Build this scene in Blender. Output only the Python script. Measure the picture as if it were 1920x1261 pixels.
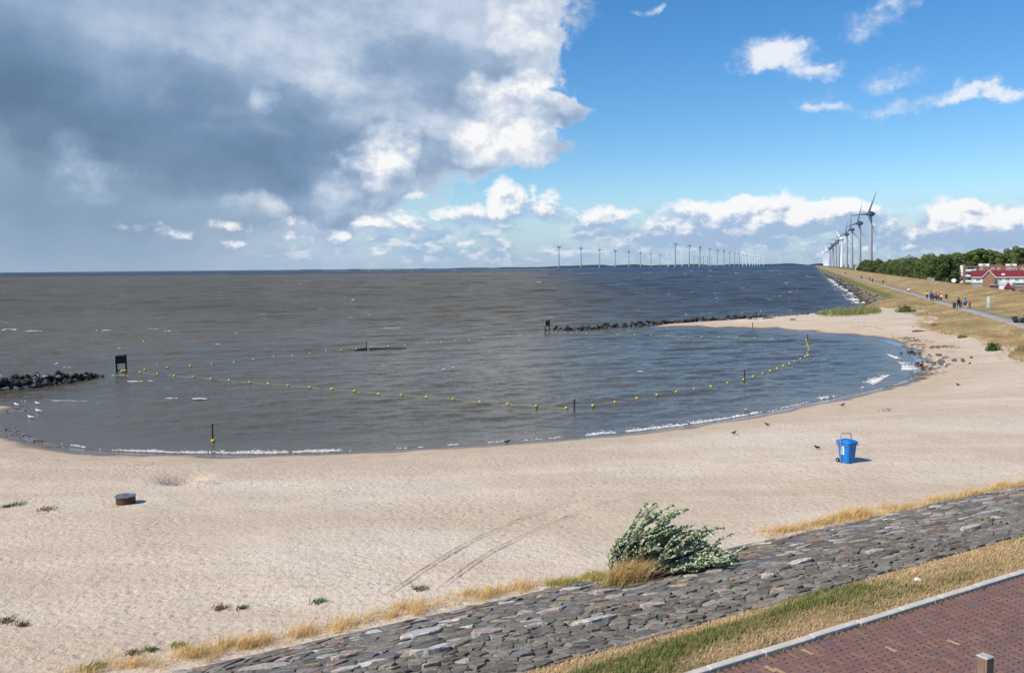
import bpy, bmesh, math, random
import numpy as np
from mathutils import Vector, Matrix
from mathutils import noise as mnoise

for o in list(bpy.data.objects):
    bpy.data.objects.remove(o)
sc = bpy.context.scene
col = sc.collection
RND = random.Random(7)
NR = np.random.RandomState(11)

# ------------------------------------------------------------------ camera
FPX, CPX, CPY = 1600.0, 960.0, 630.5          # surveyed focal length, in pixels of a 1920 wide frame
PITCH, ROLL, EYE = math.atan(128.8 / 1600.0), 0.009, 10.0
cam_d = bpy.data.cameras.new('camera')
cam = bpy.data.objects.new('camera', cam_d)
col.objects.link(cam)
cam_d.sensor_width = 36.0
cam_d.sensor_fit = 'HORIZONTAL'
cam_d.lens = FPX / 1920.0 * 36.0
cam_d.clip_start = 0.1
cam_d.clip_end = 90000.0
cam.matrix_world = (Matrix.Translation((0, 0, EYE)) @ Matrix.Rotation(math.pi / 2 - PITCH, 4, 'X')
                    @ Matrix.Rotation(-ROLL, 4, 'Z'))
sc.camera = cam

# ------------------------------------------------------------------ light and exposure
SUN_EL = math.radians(43.0)
SUN_H = Vector((-0.86, -0.51, 0)).normalized()          # horizontal direction towards the sun
SUN_V = Vector((SUN_H.x * math.cos(SUN_EL), SUN_H.y * math.cos(SUN_EL), math.sin(SUN_EL)))
sun_d = bpy.data.lights.new('sun', 'SUN')
sun_d.energy = 5.0
sun_d.angle = math.radians(0.53)
sun_d.color = (1.0, 0.945, 0.865)
sun = bpy.data.objects.new('sun', sun_d)
col.objects.link(sun)
sun.rotation_euler = SUN_V.to_track_quat('Z', 'Y').to_euler()
sun.location = (-60, -30, 80)
sc.view_settings.view_transform = 'Standard'
sc.view_settings.look = 'None'
sc.view_settings.gamma = 1.0
sc.view_settings.exposure = 0.0
sc.view_settings.use_curve_mapping = False

# ------------------------------------------------------------------ sky
world = bpy.data.worlds.new('World')
sc.world = world
world.use_nodes = True
WT = world.node_tree
WT.nodes.clear()


class NT:
    """small wrapper for building node trees"""
    def __init__(s, tree):
        s.t = tree

    def n(s, kind, **kw):
        nd = s.t.nodes.new(kind)
        for k, v in kw.items():
            setattr(nd, k, v)
        return nd

    def put(s, sock, v):
        if isinstance(v, bpy.types.NodeSocket):
            s.t.links.new(v, sock)
        elif v is not None:
            sock.default_value = v

    def m(s, op, a, b=None, c=None, clamp=False):
        nd = s.n('ShaderNodeMath', operation=op, use_clamp=clamp)
        for i, v in enumerate((a, b, c)):
            s.put(nd.inputs[i], v)
        return nd.outputs[0]

    def vm(s, op, a, b=None, c=None):
        nd = s.n('ShaderNodeVectorMath', operation=op)
        for i, v in enumerate((a, b, c)):
            if op == 'SCALE' and i == 1:
                s.put(nd.inputs['Scale'], v)
            else:
                s.put(nd.inputs[i], v)
        return nd.outputs['Value'] if op in ('DOT_PRODUCT', 'LENGTH') else nd.outputs[0]

    def noise(s, vec, scale, detail=6, rough=0.55, dist=0.0, lac=2.0, dim='3D'):
        nd = s.n('ShaderNodeTexNoise', noise_dimensions=dim)
        s.put(nd.inputs['Vector'], vec)
        s.put(nd.inputs['Scale'], scale)
        nd.inputs['Detail'].default_value = detail
        nd.inputs['Roughness'].default_value = rough
        nd.inputs['Lacunarity'].default_value = lac
        nd.inputs['Distortion'].default_value = dist
        return nd

    def ss(s, v, lo, hi, a=0.0, b=1.0):
        nd = s.n('ShaderNodeMapRange', interpolation_type='SMOOTHSTEP')
        s.put(nd.inputs['Value'], v)
        s.put(nd.inputs['From Min'], lo)
        s.put(nd.inputs['From Max'], hi)
        s.put(nd.inputs['To Min'], a)
        s.put(nd.inputs['To Max'], b)
        return nd.outputs[0]

    def lin(s, v, lo, hi, a=0.0, b=1.0):
        nd = s.n('ShaderNodeMapRange')
        for k, x in (('Value', v), ('From Min', lo), ('From Max', hi), ('To Min', a), ('To Max', b)):
            s.put(nd.inputs[k], x)
        return nd.outputs[0]

    def mix(s, f, a, b):
        nd = s.n('ShaderNodeMix', data_type='RGBA')
        s.put(nd.inputs[0], f)
        s.put(nd.inputs[6], a)
        s.put(nd.inputs[7], b)
        return nd.outputs[2]


def rgb(r, g, b):
    """display (sRGB 0-255) to linear RGBA"""
    f = lambda c: (c / 255.0 / 12.92) if c <= 10.3 else ((c / 255.0 + 0.055) / 1.055) ** 2.4
    return (f(r), f(g), f(b), 1.0)


def sky_xy(u, v):
    """azimuth and elevation (x 1.6) of a surveyed cloud"""
    a, b = (u - CPX) / FPX, -(v - CPY) / FPX
    r = a * math.cos(ROLL) + b * math.sin(ROLL)
    w = -a * math.sin(ROLL) + b * math.cos(ROLL)
    d = Vector((r, math.cos(PITCH) + w * math.sin(PITCH), -math.sin(PITCH) + w * math.cos(PITCH))).normalized()
    return 1.6 * math.atan2(d.x, d.y), 1.6 * math.asin(d.z)


def blob_sum(N, P, blobs):
    """sum of soft ellipses (u, v, ru, rv, weight[, slant])"""
    acc = None
    for bl in blobs:
        u, v, ru, rv, w = bl[:5]
        x, y = sky_xy(u, v)
        ix, iy = 1000.0 / ru, 1000.0 / rv
        q = N.vm('MULTIPLY_ADD', P, (ix, iy, 0), (-x * ix, -y * iy, 0))
        d = N.vm('DOT_PRODUCT', q, q)
        d1 = N.m('MULTIPLY_ADD', d, -1.0, 1.0, clamp=True)
        acc = N.m('MULTIPLY', d1, w) if acc is None else N.m('MULTIPLY_ADD', d1, w, acc)
    return acc


# thick rain cloud over the left half of the sky, cumulus along the horizon, scraps on the right
STORM = [(120, 120, 900, 420, 1.6), (560, 20, 430, 270, 1.5), (560, 250, 330, 170, 1.0), (840, 150, 190, 120, 0.9),
         (40, -560, 1250, 610, 2.2), (950, 20, 90, 130, 0.8), (180, 310, 480, 100, 0.7),
         (900, 265, 150, 70, 0.95), (1000, 190, 130, 36, 0.9), (720, 320, 75, 75, 0.95), (640, 365, 95, 45, 0.8),
         (450, 392, 240, 30, 0.6), (1050, 270, 70, 12, 0.35), (1040, 298, 50, 10, 0.35)]
CUMUL = [(890, 405, 85, 24, 1.0), (948, 372, 34, 42, 1.0), (1010, 394, 75, 34, 0.95), (1140, 402, 70, 28, 1.0), (1105, 412, 60, 18, 0.7),
         (1290, 406, 80, 34, 0.9), (1370, 400, 90, 30, 0.85), (1480, 402, 150, 42, 1.0), (1575, 402, 100, 38, 0.9), (1400, 436, 220, 34, 0.62), (1360, 445, 90, 26, 0.5), (1500, 432, 40, 22, 0.6),
         (1775, 410, 90, 42, 1.0), (1845, 414, 110, 42, 0.95), (1790, 442, 190, 34, 0.66), (1940, 412, 90, 36, 0.9), (1250, 440, 200, 30, 0.42), (1640, 425, 90, 18, 0.42),
         (1035, 357, 38, 17, 0.8), (987, 352, 13, 17, 0.7), (765, 410, 40, 16, 0.7), (735, 428, 60, 20, 0.6), (1640, 452, 28, 18, 0.7), (1692, 456, 24, 12, 0.6),
         (620, 440, 50, 18, 0.6), (800, 435, 50, 20, 0.6), (780, 376, 45, 14, 0.55), (640, 438, 30, 20, 0.5), (450, 430, 70, 18, 0.5), (330, 440, 70, 16, 0.45), (540, 455, 60, 14, 0.5), (640, 462, 60, 12, 0.45), (420, 462, 70, 12, 0.4), (690, 415, 40, 16, 0.6), (250, 420, 60, 14, 0.4), (560, 425, 50, 16, 0.5), (870, 452, 60, 14, 0.5), (720, 462, 40, 10, 0.5), (2300, 400, 330, 60, 1.0), (-500, 440, 300, 30, 0.4)]
WISP = [(1425, 92, 75, 36, 0.85), (1475, 105, 75, 42, 0.8), (1550, 132, 58, 24, 0.75), (1745, 190, 150, 22, 0.75),
        (1880, 188, 90, 15, 0.6), (1620, 30, 66, 40, 0.55), (1690, 140, 60, 26, 0.5), (1560, 185, 55, 26, 0.5),
        (1200, 22, 36, 12, 0.6), (1580, 200, 50, 14, 0.4), (1860, 102, 26, 18, 0.35), (2300, 60, 260, 120, 0.6),
        (1900, -400, 420, 130, 0.6), (1060, 5, 120, 14, 0.5), (1690, 12, 30, 18, 0.5)]

DARK = [(60, 260, 420, 190, 0.9), (380, 250, 260, 130, 0.5), (560, 310, 240, 90, 0.9), (800, 115, 150, 60, 0.8),
        (60, 400, 500, 110, 0.4), (870, 190, 130, 34, 0.5), (560, 205, 90, 45, 0.6), (20, 60, 260, 180, 0.12),
        (470, 150, 160, 60, 0.3), (-700, 250, 700, 360, 0.9), (0, -700, 1600, 500, 0.5)]
BRIGHT = [(725, 312, 60, 62, 1.1), (930, 262, 110, 55, 1.0), (185, 335, 80, 52, 0.95), (800, 235, 160, 40, 0.35), (150, 275, 46, 36, 0.35),
          (985, 70, 60, 110, 0.5), (600, 40, 400, 120, 0.24), (970, 178, 130, 42, 0.85), (450, 385, 80, 26, 0.6),
          (640, 360, 70, 34, 0.45), (500, 190, 40, 30, 0.5), (640, 160, 140, 50, 0.25), (330, 400, 320, 34, 0.2)]

def make_density(name, with_wisps):
    grp = bpy.data.node_groups.new(name, 'ShaderNodeTree')
    grp.interface.new_socket('Vector', in_out='INPUT', socket_type='NodeSocketVector')
    outs = ('Storm', 'Cumulus', 'Wisp', 'Fine') if with_wisps else ('Storm', 'Cumulus')
    for s_ in outs:
        grp.interface.new_socket(s_, in_out='OUTPUT', socket_type='NodeSocketFloat')
    G = NT(grp)
    gi, go = G.n('NodeGroupInput'), G.n('NodeGroupOutput')
    pv = gi.outputs[0]
    n1 = G.noise(pv, 6.0, 6, 0.62, dim='2D')
    warp = G.vm('SUBTRACT', n1.outputs['Color'], (0.5, 0.5, 0.5))
    n2 = G.noise(G.vm('MULTIPLY', pv, (1.0, 1.5, 1.0)), 19.0, 5, 0.62, dim='2D').outputs['Fac']
    f2 = G.m('SUBTRACT', n2, 0.5)
    st = blob_sum(G, G.vm('MULTIPLY_ADD', warp, (0.22, 0.16, 0.0), pv), STORM)
    cu = blob_sum(G, G.vm('MULTIPLY_ADD', warp, (0.10, 0.075, 0.0), pv), CUMUL)
    G.put(go.inputs['Storm'], G.m('MULTIPLY_ADD', f2, 0.6, st))
    G.put(go.inputs['Cumulus'], G.m('MULTIPLY_ADD', G.m('MULTIPLY', f2, G.m('MULTIPLY', cu, 4.0, clamp=True)), 1.5, cu))
    if with_wisps:
        wi = blob_sum(G, G.vm('MULTIPLY_ADD', warp, (0.20, 0.10, 0.0), pv), WISP)
        G.put(go.inputs['Wisp'], G.m('MULTIPLY_ADD', G.m('MULTIPLY', f2, G.m('MULTIPLY', wi, 4.0, clamp=True)), 1.5, wi))
        G.put(go.inputs['Fine'], n2)
    return grp


W = NT(WT)
geo = W.n('ShaderNodeTexCoord').outputs['Generated']
sep = W.n('ShaderNodeSeparateXYZ')
W.put(sep.inputs[0], geo)
az = W.m('MULTIPLY', W.m('ARCTAN2', sep.outputs[0], sep.outputs[1]), 1.6)
el = W.m('MULTIPLY', W.m('ARCSINE', sep.outputs[2]), 1.6)
cmb = W.n('ShaderNodeCombineXYZ')
W.put(cmb.inputs[0], az)
W.put(cmb.inputs[1], el)
PV = cmb.outputs[0]

sky = W.n('ShaderNodeTexSky', sky_type='NISHITA', sun_disc=False)
sky.sun_elevation = SUN_EL
sky.sun_rotation = math.atan2(SUN_H.x, SUN_H.y)
sky.altitude = 0.0
sky.air_density = 1.0
sky.dust_density = 0.2
sky.ozone_density = 5.0


def density(vec, grp):
    nd = W.n('ShaderNodeGroup')
    nd.node_tree = grp
    W.put(nd.inputs[0], vec)
    return nd


dA = density(PV, make_density('cloud_density', True))
dB = density(W.vm('ADD', PV, (-0.010, 0.018, 0)), make_density('cloud_density_sunward', False))

# rain cloud: cover, inner darkness, lit rims
stA = dA.outputs['Storm']
a_st = W.ss(stA, 0.22, 0.72)
rim = W.m('SUBTRACT', stA, dB.outputs['Storm'])
cn = W.noise(PV, 5.0, 5, 0.58, dim='2D')
pw = W.vm('MULTIPLY_ADD', W.vm('SUBTRACT', cn.outputs['Color'], (0.5, 0.5, 0.5)), (0.20, 0.13, 0), PV)
dk = blob_sum(W, pw, DARK)
br = blob_sum(W, pw, BRIGHT)
soft = W.noise(W.vm('MULTIPLY', PV, (1, 1.7, 1)), 3.2, 5, 0.47, dim='2D').outputs['Fac']
lum = W.m('MULTIPLY_ADD', dk, -0.30, 0.52)
lum = W.m('MULTIPLY_ADD', W.m('SUBTRACT', soft, 0.5), 0.52, lum)
lum = W.m('MULTIPLY_ADD', rim, 0.13, lum)
lum = W.m('ADD', lum, W.ss(stA, 0.30, 0.95, 0.22, 0.0))
lum = W.m('MULTIPLY_ADD', W.m('MULTIPLY', br, W.lin(dA.outputs['Fine'], 0.35, 0.65, 0.6, 1.2)), 0.62, lum, clamp=True)
rmp = W.n('ShaderNodeValToRGB')
W.put(rmp.inputs[0], lum)
el_ = rmp.color_ramp.elements
el_[0].position, el_[0].color = 0.0, rgb(98, 124, 155)
el_[1].position, el_[1].color = 1.0, rgb(250, 250, 251)
for ps, c in ((0.2, rgb(118, 145, 177)), (0.45, rgb(152, 175, 204)), (0.7, rgb(198, 211, 229))):
    e_ = el_.new(ps)
    e_.color = c
c_storm = rmp.outputs[0]

# cumulus: white with grey-blue undersides
cuA = dA.outputs['Cumulus']
a_cu = W.ss(cuA, 0.16, 0.88, 0.0, 0.97)
lit = W.m('MULTIPLY_ADD', W.m('SUBTRACT', cuA, dB.outputs['Cumulus']), 0.75, 0.46)
lit = W.m('ADD', lit, W.m('ADD', W.lin(el, 0.06, 0.13, -0.34, 0.26), W.lin(dA.outputs['Fine'], 0.35, 0.65, -0.22, 0.22)), clamp=True)
c_cu = W.mix(W.ss(lit, 0.10, 0.95), rgb(165, 190, 221), rgb(252, 252, 253))
# torn scraps high on the right
wiA = dA.outputs['Wisp']
a_wi = W.ss(wiA, 0.15, 1.30, 0.0, 0.90)
c_wi = W.mix(W.lin(wiA, 0.3, 0.9), rgb(196, 214, 240), rgb(244, 246, 252))

# veil of small cloud far off, thickening to the horizon
hz = W.noise(W.vm('MULTIPLY', PV, (1.0, 3.2, 1.0)), 9.0, 6, 0.62, dim='2D').outputs['Fac']
a_hz = W.m('MULTIPLY', W.ss(hz, 0.36, 0.62), W.m('MULTIPLY', W.ss(el, 0.125, 0.05), W.ss(el, 0.0, 0.035, 0.35, 0.92)))
c_hz = W.mix(W.ss(W.noise(W.vm('MULTIPLY', PV, (1.0, 2.2, 1.0)), 24.0, 4, 0.6, dim='2D').outputs['Fac'], 0.46, 0.66),
             rgb(162, 190, 220), rgb(228, 235, 244))
# thin mist along the far water
a_ms = W.ss(el, 0.16, -0.01, 0.0, 0.85)

skc = W.n('ShaderNodeHueSaturation')
W.put(skc.inputs['Color'], sky.outputs[0])
skc.inputs['Saturation'].default_value = 1.26
skc.inputs['Hue'].default_value = 0.500
SKY_K = 0.135


def scaled(c, k=1.0):          # cloud brightness at the Background's own scale
    return W.vm('SCALE', c, k / SKY_K)


ms = W.n('ShaderNodeRGB')
ms.outputs[0].default_value = rgb(168, 197, 225)
c0 = W.mix(a_ms, skc.outputs[0], scaled(ms.outputs[0]))
c0 = W.mix(a_hz, c0, scaled(c_hz))
rain = W.n('ShaderNodeRGB')                      # rain falling under the left of the cloud
rain.outputs[0].default_value = rgb(150, 174, 196)
a_rn = W.m('MULTIPLY', W.m('MINIMUM', blob_sum(W, pw, [(-250, 460, 640, 190, 0.95), (-1500, 430, 1300, 260, 1.0)]), 0.8), W.ss(soft, 0.3, 0.62, 0.75, 1.1))
c1 = W.mix(a_rn, W.mix(a_st, c0, scaled(c_storm)), scaled(rain.outputs[0]))
c2 = W.mix(a_cu, c1, scaled(c_cu))
c3 = W.mix(a_wi, c2, scaled(c_wi))
bg = W.n('ShaderNodeBackground')
W.put(bg.inputs['Color'], c3)
bg.inputs['Strength'].default_value = SKY_K
wo = W.n('ShaderNodeOutputWorld')
WT.links.new(bg.outputs[0], wo.inputs['Surface'])
world.cycles.sampling_method = 'MANUAL'
world.cycles.sample_map_resolution = 512
sc.render.engine = 'CYCLES'
sc.cycles.use_adaptive_sampling = True
sc.cycles.adaptive_threshold = 0.02
sc.cycles.max_bounces = 5
sc.cycles.diffuse_bounces = 2
sc.cycles.glossy_bounces = 2
sc.cycles.transmission_bounces = 3
sc.cycles.transparent_max_bounces = 4

# ================================================================== helpers
def ray(u, v):
    a, b = (u - CPX) / FPX, -(v - CPY) / FPX
    r = a * math.cos(ROLL) + b * math.sin(ROLL)
    w = -a * math.sin(ROLL) + b * math.cos(ROLL)
    return (r, math.cos(PITCH) + w * math.sin(PITCH), -math.sin(PITCH) + w * math.cos(PITCH))


def at(u, v, z):
    """where the sight line of a surveyed point meets the level z"""
    d = ray(u, v)
    t = (z - EYE) / d[2]
    return (d[0] * t, d[1] * t)


def vhash(ix, iy, seed):
    h = (ix.astype(np.int64) * 374761393 + iy.astype(np.int64) * 668265263 + seed * 974634217) & 0xffffffff
    h = ((h ^ (h >> 13)) * 1274126177) & 0xffffffff
    return ((h ^ (h >> 16)) & 0xffff) / 65535.0


def vnoise(x, y, seed=0):
    x, y = np.asarray(x, float), np.asarray(y, float)
    ix, iy = np.floor(x), np.floor(y)
    fx, fy = x - ix, y - iy
    fx, fy = fx * fx * (3 - 2 * fx), fy * fy * (3 - 2 * fy)
    a, b = vhash(ix, iy, seed), vhash(ix + 1, iy, seed)
    c, d = vhash(ix, iy + 1, seed), vhash(ix + 1, iy + 1, seed)
    return (a * (1 - fx) + b * fx) * (1 - fy) + (c * (1 - fx) + d * fx) * fy - 0.5


def fbm(x, y, seed=0, octv=4):
    t, a = 0.0, 1.0
    for i in range(octv):
        t = t + a * vnoise(np.asarray(x) * 2 ** i, np.asarray(y) * 2 ** i, seed + i * 17)
        a *= 0.5
    return t


def new_mat(name):
    m = bpy.data.materials.new(name)
    m.use_nodes = True
    N = NT(m.node_tree)
    b = m.node_tree.nodes['Principled BSDF']
    return m, N, b


def link(N, sock, v):
    N.put(sock, v)


MATS = {}


def paint(name, c, rough=0.6, metal=0.0, var=0.12, scale=8.0, bump=0.0, spec=0.4):
    """plain procedural material: colour broken by noise, optional relief"""
    if name in MATS:
        return MATS[name]
    m, N, b = new_mat(name)
    tc = N.n('ShaderNodeTexCoord').outputs['Object']
    nz = N.noise(tc, scale, 5, 0.6)
    k = N.lin(nz.outputs['Fac'], 0.25, 0.75, 1 - var, 1 + var)
    base = N.n('ShaderNodeRGB')
    base.outputs[0].default_value = c if len(c) == 4 else (*c, 1)
    link(N, b.inputs['Base Color'], N.vm('SCALE', base.outputs[0], k))
    link(N, b.inputs['Roughness'], N.lin(nz.outputs['Fac'], 0.3, 0.7, max(0.05, rough - 0.08), min(1, rough + 0.08)))
    b.inputs['Metallic'].default_value = metal
    b.inputs['Specular IOR Level'].default_value = spec
    if bump:
        bp = N.n('ShaderNodeBump')
        bp.inputs['Strength'].default_value = 0.6
        bp.inputs['Distance'].default_value = bump
        link(N, bp.inputs['Height'], nz.outputs['Fac'])
        N.t.links.new(bp.outputs[0], b.inputs['Normal'])
    MATS[name] = m
    return m


def attr_mat(name, rough=0.85, var=0.2, scale=9.0, bump=0.0, spec=0.3, trans=0.0):
    """colour comes piece by piece from the mesh ('Col'), grain from noise"""
    m, N, b = new_mat(name)
    at_ = N.n('ShaderNodeAttribute', attribute_name='Col')
    tc = N.n('ShaderNodeNewGeometry').outputs['Position']
    nz = N.noise(tc, scale, 5, 0.65)
    c = N.vm('SCALE', at_.outputs['Color'], N.lin(nz.outputs['Fac'], 0.25, 0.75, 1 - var, 1 + var))
    link(N, b.inputs['Base Color'], c)
    b.inputs['Roughness'].default_value = rough
    b.inputs['Specular IOR Level'].default_value = spec
    if bump:
        bp = N.n('ShaderNodeBump')
        bp.inputs['Strength'].default_value = 0.7
        bp.inputs['Distance'].default_value = bump
        link(N, bp.inputs['Height'], nz.outputs['Fac'])
        N.t.links.new(bp.outputs[0], b.inputs['Normal'])
    if trans:
        tr = N.n('ShaderNodeBsdfTranslucent')
        link(N, tr.inputs['Color'], c)
        mx = N.n('ShaderNodeMixShader')
        mx.inputs[0].default_value = trans
        N.t.links.new(b.outputs[0], mx.inputs[1])
        N.t.links.new(tr.outputs[0], mx.inputs[2])
        out = [n for n in N.t.nodes if n.type == 'OUTPUT_MATERIAL'][0]
        N.t.links.new(mx.outputs[0], out.inputs['Surface'])
    return m


def mk_mesh(name, V, Fc, cols=None, smooth=False, uvcol='Col'):
    """V (n,3); Fc list of index tuples or (m,k) array; cols per vertex or per face colours"""
    me = bpy.data.meshes.new(name)
    V = np.asarray(V, np.float32)
    if isinstance(Fc, np.ndarray):
        m, k = Fc.shape
        me.vertices.add(len(V))
        me.vertices.foreach_set('co', V.ravel())
        me.loops.add(m * k)
        me.loops.foreach_set('vertex_index', Fc.ravel().astype(np.int32))
        me.polygons.add(m)
        me.polygons.foreach_set('loop_start', np.arange(0, m * k, k, dtype=np.int32))
        me.polygons.foreach_set('loop_total', np.full(m, k, np.int32))
        me.update(calc_edges=True)
    else:
        me.from_pydata(V.tolist(), [], Fc)
        me.update()
    if cols is not None:
        cols = np.asarray(cols, np.float32)
        dom = 'POINT' if len(cols) == len(V) else 'FACE'
        if cols.shape[1] == 3:
            cols = np.c_[cols, np.ones(len(cols), np.float32)]
        a = me.attributes.new('Col', 'FLOAT_COLOR', dom)
        a.data.foreach_set('color', cols.astype(np.float32).ravel())
    if smooth:
        me.polygons.foreach_set('use_smooth', np.ones(len(me.polygons), bool))
    return me


def link_obj(name, data, mat=None, parent=None, loc=None):
    o = bpy.data.objects.new(name, data)
    col.objects.link(o)
    if mat is not None and data is not None and not data.materials:
        data.materials.append(mat)
    if parent is not None:
        o.parent = parent
    if loc is not None:
        o.location = loc
    return o


def tag(o, label=None, cat=None, group=None, kind=None):
    for k, v in (('label', label), ('category', cat), ('group', group), ('kind', kind)):
        if v:
            o[k] = v
    return o


def empty(name, loc, rz=0.0):
    o = bpy.data.objects.new(name, None)
    o.empty_display_size = 0.2
    col.objects.link(o)
    o.location = loc
    o.rotation_euler = (0, 0, rz)
    return o


def copy_tree(o, parent=None):
    c = o.copy()
    col.objects.link(c)
    c.parent = parent
    for ch in list(o.children):
        copy_tree(ch, c)
    return c


def grid_faces(nr, nc):
    i = np.arange(nr - 1)[:, None] * nc + np.arange(nc - 1)[None, :]
    i = i.ravel()
    return np.stack([i, i + 1, i + nc + 1, i + nc], 1)


class MB:
    """collects simple shapes into one mesh"""
    def __init__(s):
        s.v, s.f, s.c = [], [], []

    def add(s, V, Fc, c=None):
        k = len(s.v)
        s.v.extend([tuple(p) for p in V])
        s.f.extend([tuple(i + k for i in f) for f in Fc])
        if c is not None:
            s.c.extend([c] * len(Fc))
        return s

    def box(s, x0, x1, y0, y1, z0, z1, bev=0.0, M=None, c=None):
        b = min(bev, (x1 - x0) * .45, (y1 - y0) * .45, (z1 - z0) * .45)
        V = []
        if b <= 0:
            V = [(x, y, z) for z in (z0, z1) for (x, y) in ((x0, y0), (x1, y0), (x1, y1), (x0, y1))]
            Fc = [(3, 2, 1, 0), (4, 5, 6, 7)] + [(i, (i + 1) % 4, (i + 1) % 4 + 4, i + 4) for i in range(4)]
        else:
            for z, e in ((z0, b), (z0 + b, 0), (z1 - b, 0), (z1, b)):
                V += [(x0 + e, y0 + e, z), (x1 - e, y0 + e, z), (x1 - e, y1 - e, z), (x0 + e, y1 - e, z)]
            Fc = [(3, 2, 1, 0), (12, 13, 14, 15)]
            for k in range(3):
                Fc += [(k * 4 + i, k * 4 + (i + 1) % 4, k * 4 + 4 + (i + 1) % 4, k * 4 + 4 + i) for i in range(4)]
        if M is not None:
            V = [tuple(M @ Vector(p)) for p in V]
        return s.add(V, Fc, c)

    def tube(s, pts, rad, n=8, cap=True, c=None, flat=1.0):
        """rings of radius rad[i] along pts; flat squashes the second axis"""
        pts = [Vector(p) for p in pts]
        if not hasattr(rad, '__len__'):
            rad = [rad] * len(pts)
        V, Fc = [], []
        ref = None
        for i, p in enumerate(pts):
            t = (pts[min(i + 1, len(pts) - 1)] - pts[max(i - 1, 0)])
            if t.length < 1e-9:
                t = Vector((0, 0, 1))
            t.normalize()
            if ref is None:
                ref = Vector((0, 0, 1)) if abs(t.z) < 0.9 else Vector((0, 1, 0))
            a = t.cross(ref).normalized()
            b = a.cross(t).normalized()
            ref = b
            for k in range(n):
                w = 2 * math.pi * k / n
                V.append(p + a * (rad[i] * math.cos(w)) + b * (rad[i] * flat * math.sin(w)))
        for i in range(len(pts) - 1):
            for k in range(n):
                Fc.append((i * n + k, i * n + (k + 1) % n, (i + 1) * n + (k + 1) % n, (i + 1) * n + k))
        if cap:
            Fc.append(tuple(range(n - 1, -1, -1)))
            Fc.append(tuple((len(pts) - 1) * n + k for k in range(n)))
        return s.add(V, Fc, c)

    def lathe(s, prof, n=16, c=None, M=None):
        """prof: (radius, z) from bottom to top"""
        V, Fc = [], []
        for r, z in prof:
            for k in range(n):
                w = 2 * math.pi * k / n
                V.append((r * math.cos(w), r * math.sin(w), z))
        for i in range(len(prof) - 1):
            for k in range(n):
                Fc.append((i * n + k, i * n + (k + 1) % n, (i + 1) * n + (k + 1) % n, (i + 1) * n + k))
        Fc.append(tuple(range(n - 1, -1, -1)))
        Fc.append(tuple((len(prof) - 1) * n + k for k in range(n)))
        if M is not None:
            V = [tuple(M @ Vector(p)) for p in V]
        return s.add(V, Fc, c)

    def mesh(s, name, smooth=False):
        cols = np.array([(*c[:3], 1) for c in s.c], np.float32) if s.c and len(s.c) == len(s.f) else None
        me = bpy.data.meshes.new(name)
        me.from_pydata(s.v, [], s.f)
        me.update()
        if cols is not None:
            a = me.attributes.new('Col', 'FLOAT_COLOR', 'FACE')
            a.data.foreach_set('color', cols.ravel())
        if smooth:
            me.polygons.foreach_set('use_smooth', np.ones(len(me.polygons), bool))
            try:
                me.set_sharp_from_angle(angle=math.radians(40))
            except Exception:
                pass
        return me

    def build(s, name, mat, parent=None, smooth=False, loc=None):
        return link_obj(name, s.mesh(name, smooth), mat, parent, loc)


# ================================================================== plan of the place
# revetment frame: s runs along the sea wall, q towards the road
TA, TN = Vector((0.8745, 0.4850)), Vector((0.4850, -0.8745))
Q_TOE, Q_TOP, Q_KERB, Q_ROAD = -19.2, -10.64, -8.66, -8.50
Z_TOE, Z_TOP, Z_ROAD = 1.30, 4.00, 4.50
# far dike frame: s runs along the dike, q inland
GA, GN = Vector((0.3320, 0.9433)), Vector((0.9433, -0.3320))


def rv(s, q):
    return (TA.x * s + TN.x * q, TA.y * s + TN.y * q)


def rv_inv(x, y):
    return x * TA.x + y * TA.y, x * TN.x + y * TN.y


def dk_xy(s, q):
    return (GA.x * s + GN.x * q, GA.y * s + GN.y * q)


def dk_inv(x, y):
    return x * GA.x + y * GA.y, x * GN.x + y * GN.y


def slope_z(q):
    """height of the stone slope"""
    return Z_TOE + (np.asarray(q) - Q_TOE) / (Q_TOP - Q_TOE) * (Z_TOP - Z_TOE)


BAY = [(84, 829), (120, 838), (200, 847), (300, 852), (480, 854), (600, 851), (680, 847), (800, 841), (960, 831), (1060, 824),
       (1160, 815), (1250, 804), (1335, 792), (1440, 774), (1510, 759), (1565, 747), (1620, 735), (1665, 724), (1695, 713),
       (1711, 702), (1718, 688), (1717, 676), (1702, 660), (1680, 647), (1652, 637.5), (1610, 632), (1565, 628.5), (1490, 621),
       (1440, 617.5), (1360, 615), (1290, 614), (1235, 614.5), (1205, 614)]
OUTER = [(1240, 609), (1330, 604), (1440, 595), (1500, 590), (1530, 587), (1570, 583), (1605, 579), (1632, 574)]
LEFT = [(-330, 742), (-200, 752), (-100, 756), (0, 758), (40, 761), (62, 765), (56, 770), (20, 773), (-40, 776), (-90, 782),
        (-60, 790), (0, 797), (23, 801), (60, 819)]
ol = [at(u, v, 0) for u, v in OUTER]
far = [dk_xy(s, 12.7) for s in (240, 300, 400, 600, 1000, 1800, 3000, 6000)]
LAND = [at(u, v, 0) for u, v in LEFT] + [at(u, v, 0) for u, v in BAY] + ol + far + [(6000, 5000), (6000, -800), (-900, -800), (-900, 60)]
LAND = np.array(LAND)


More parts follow.
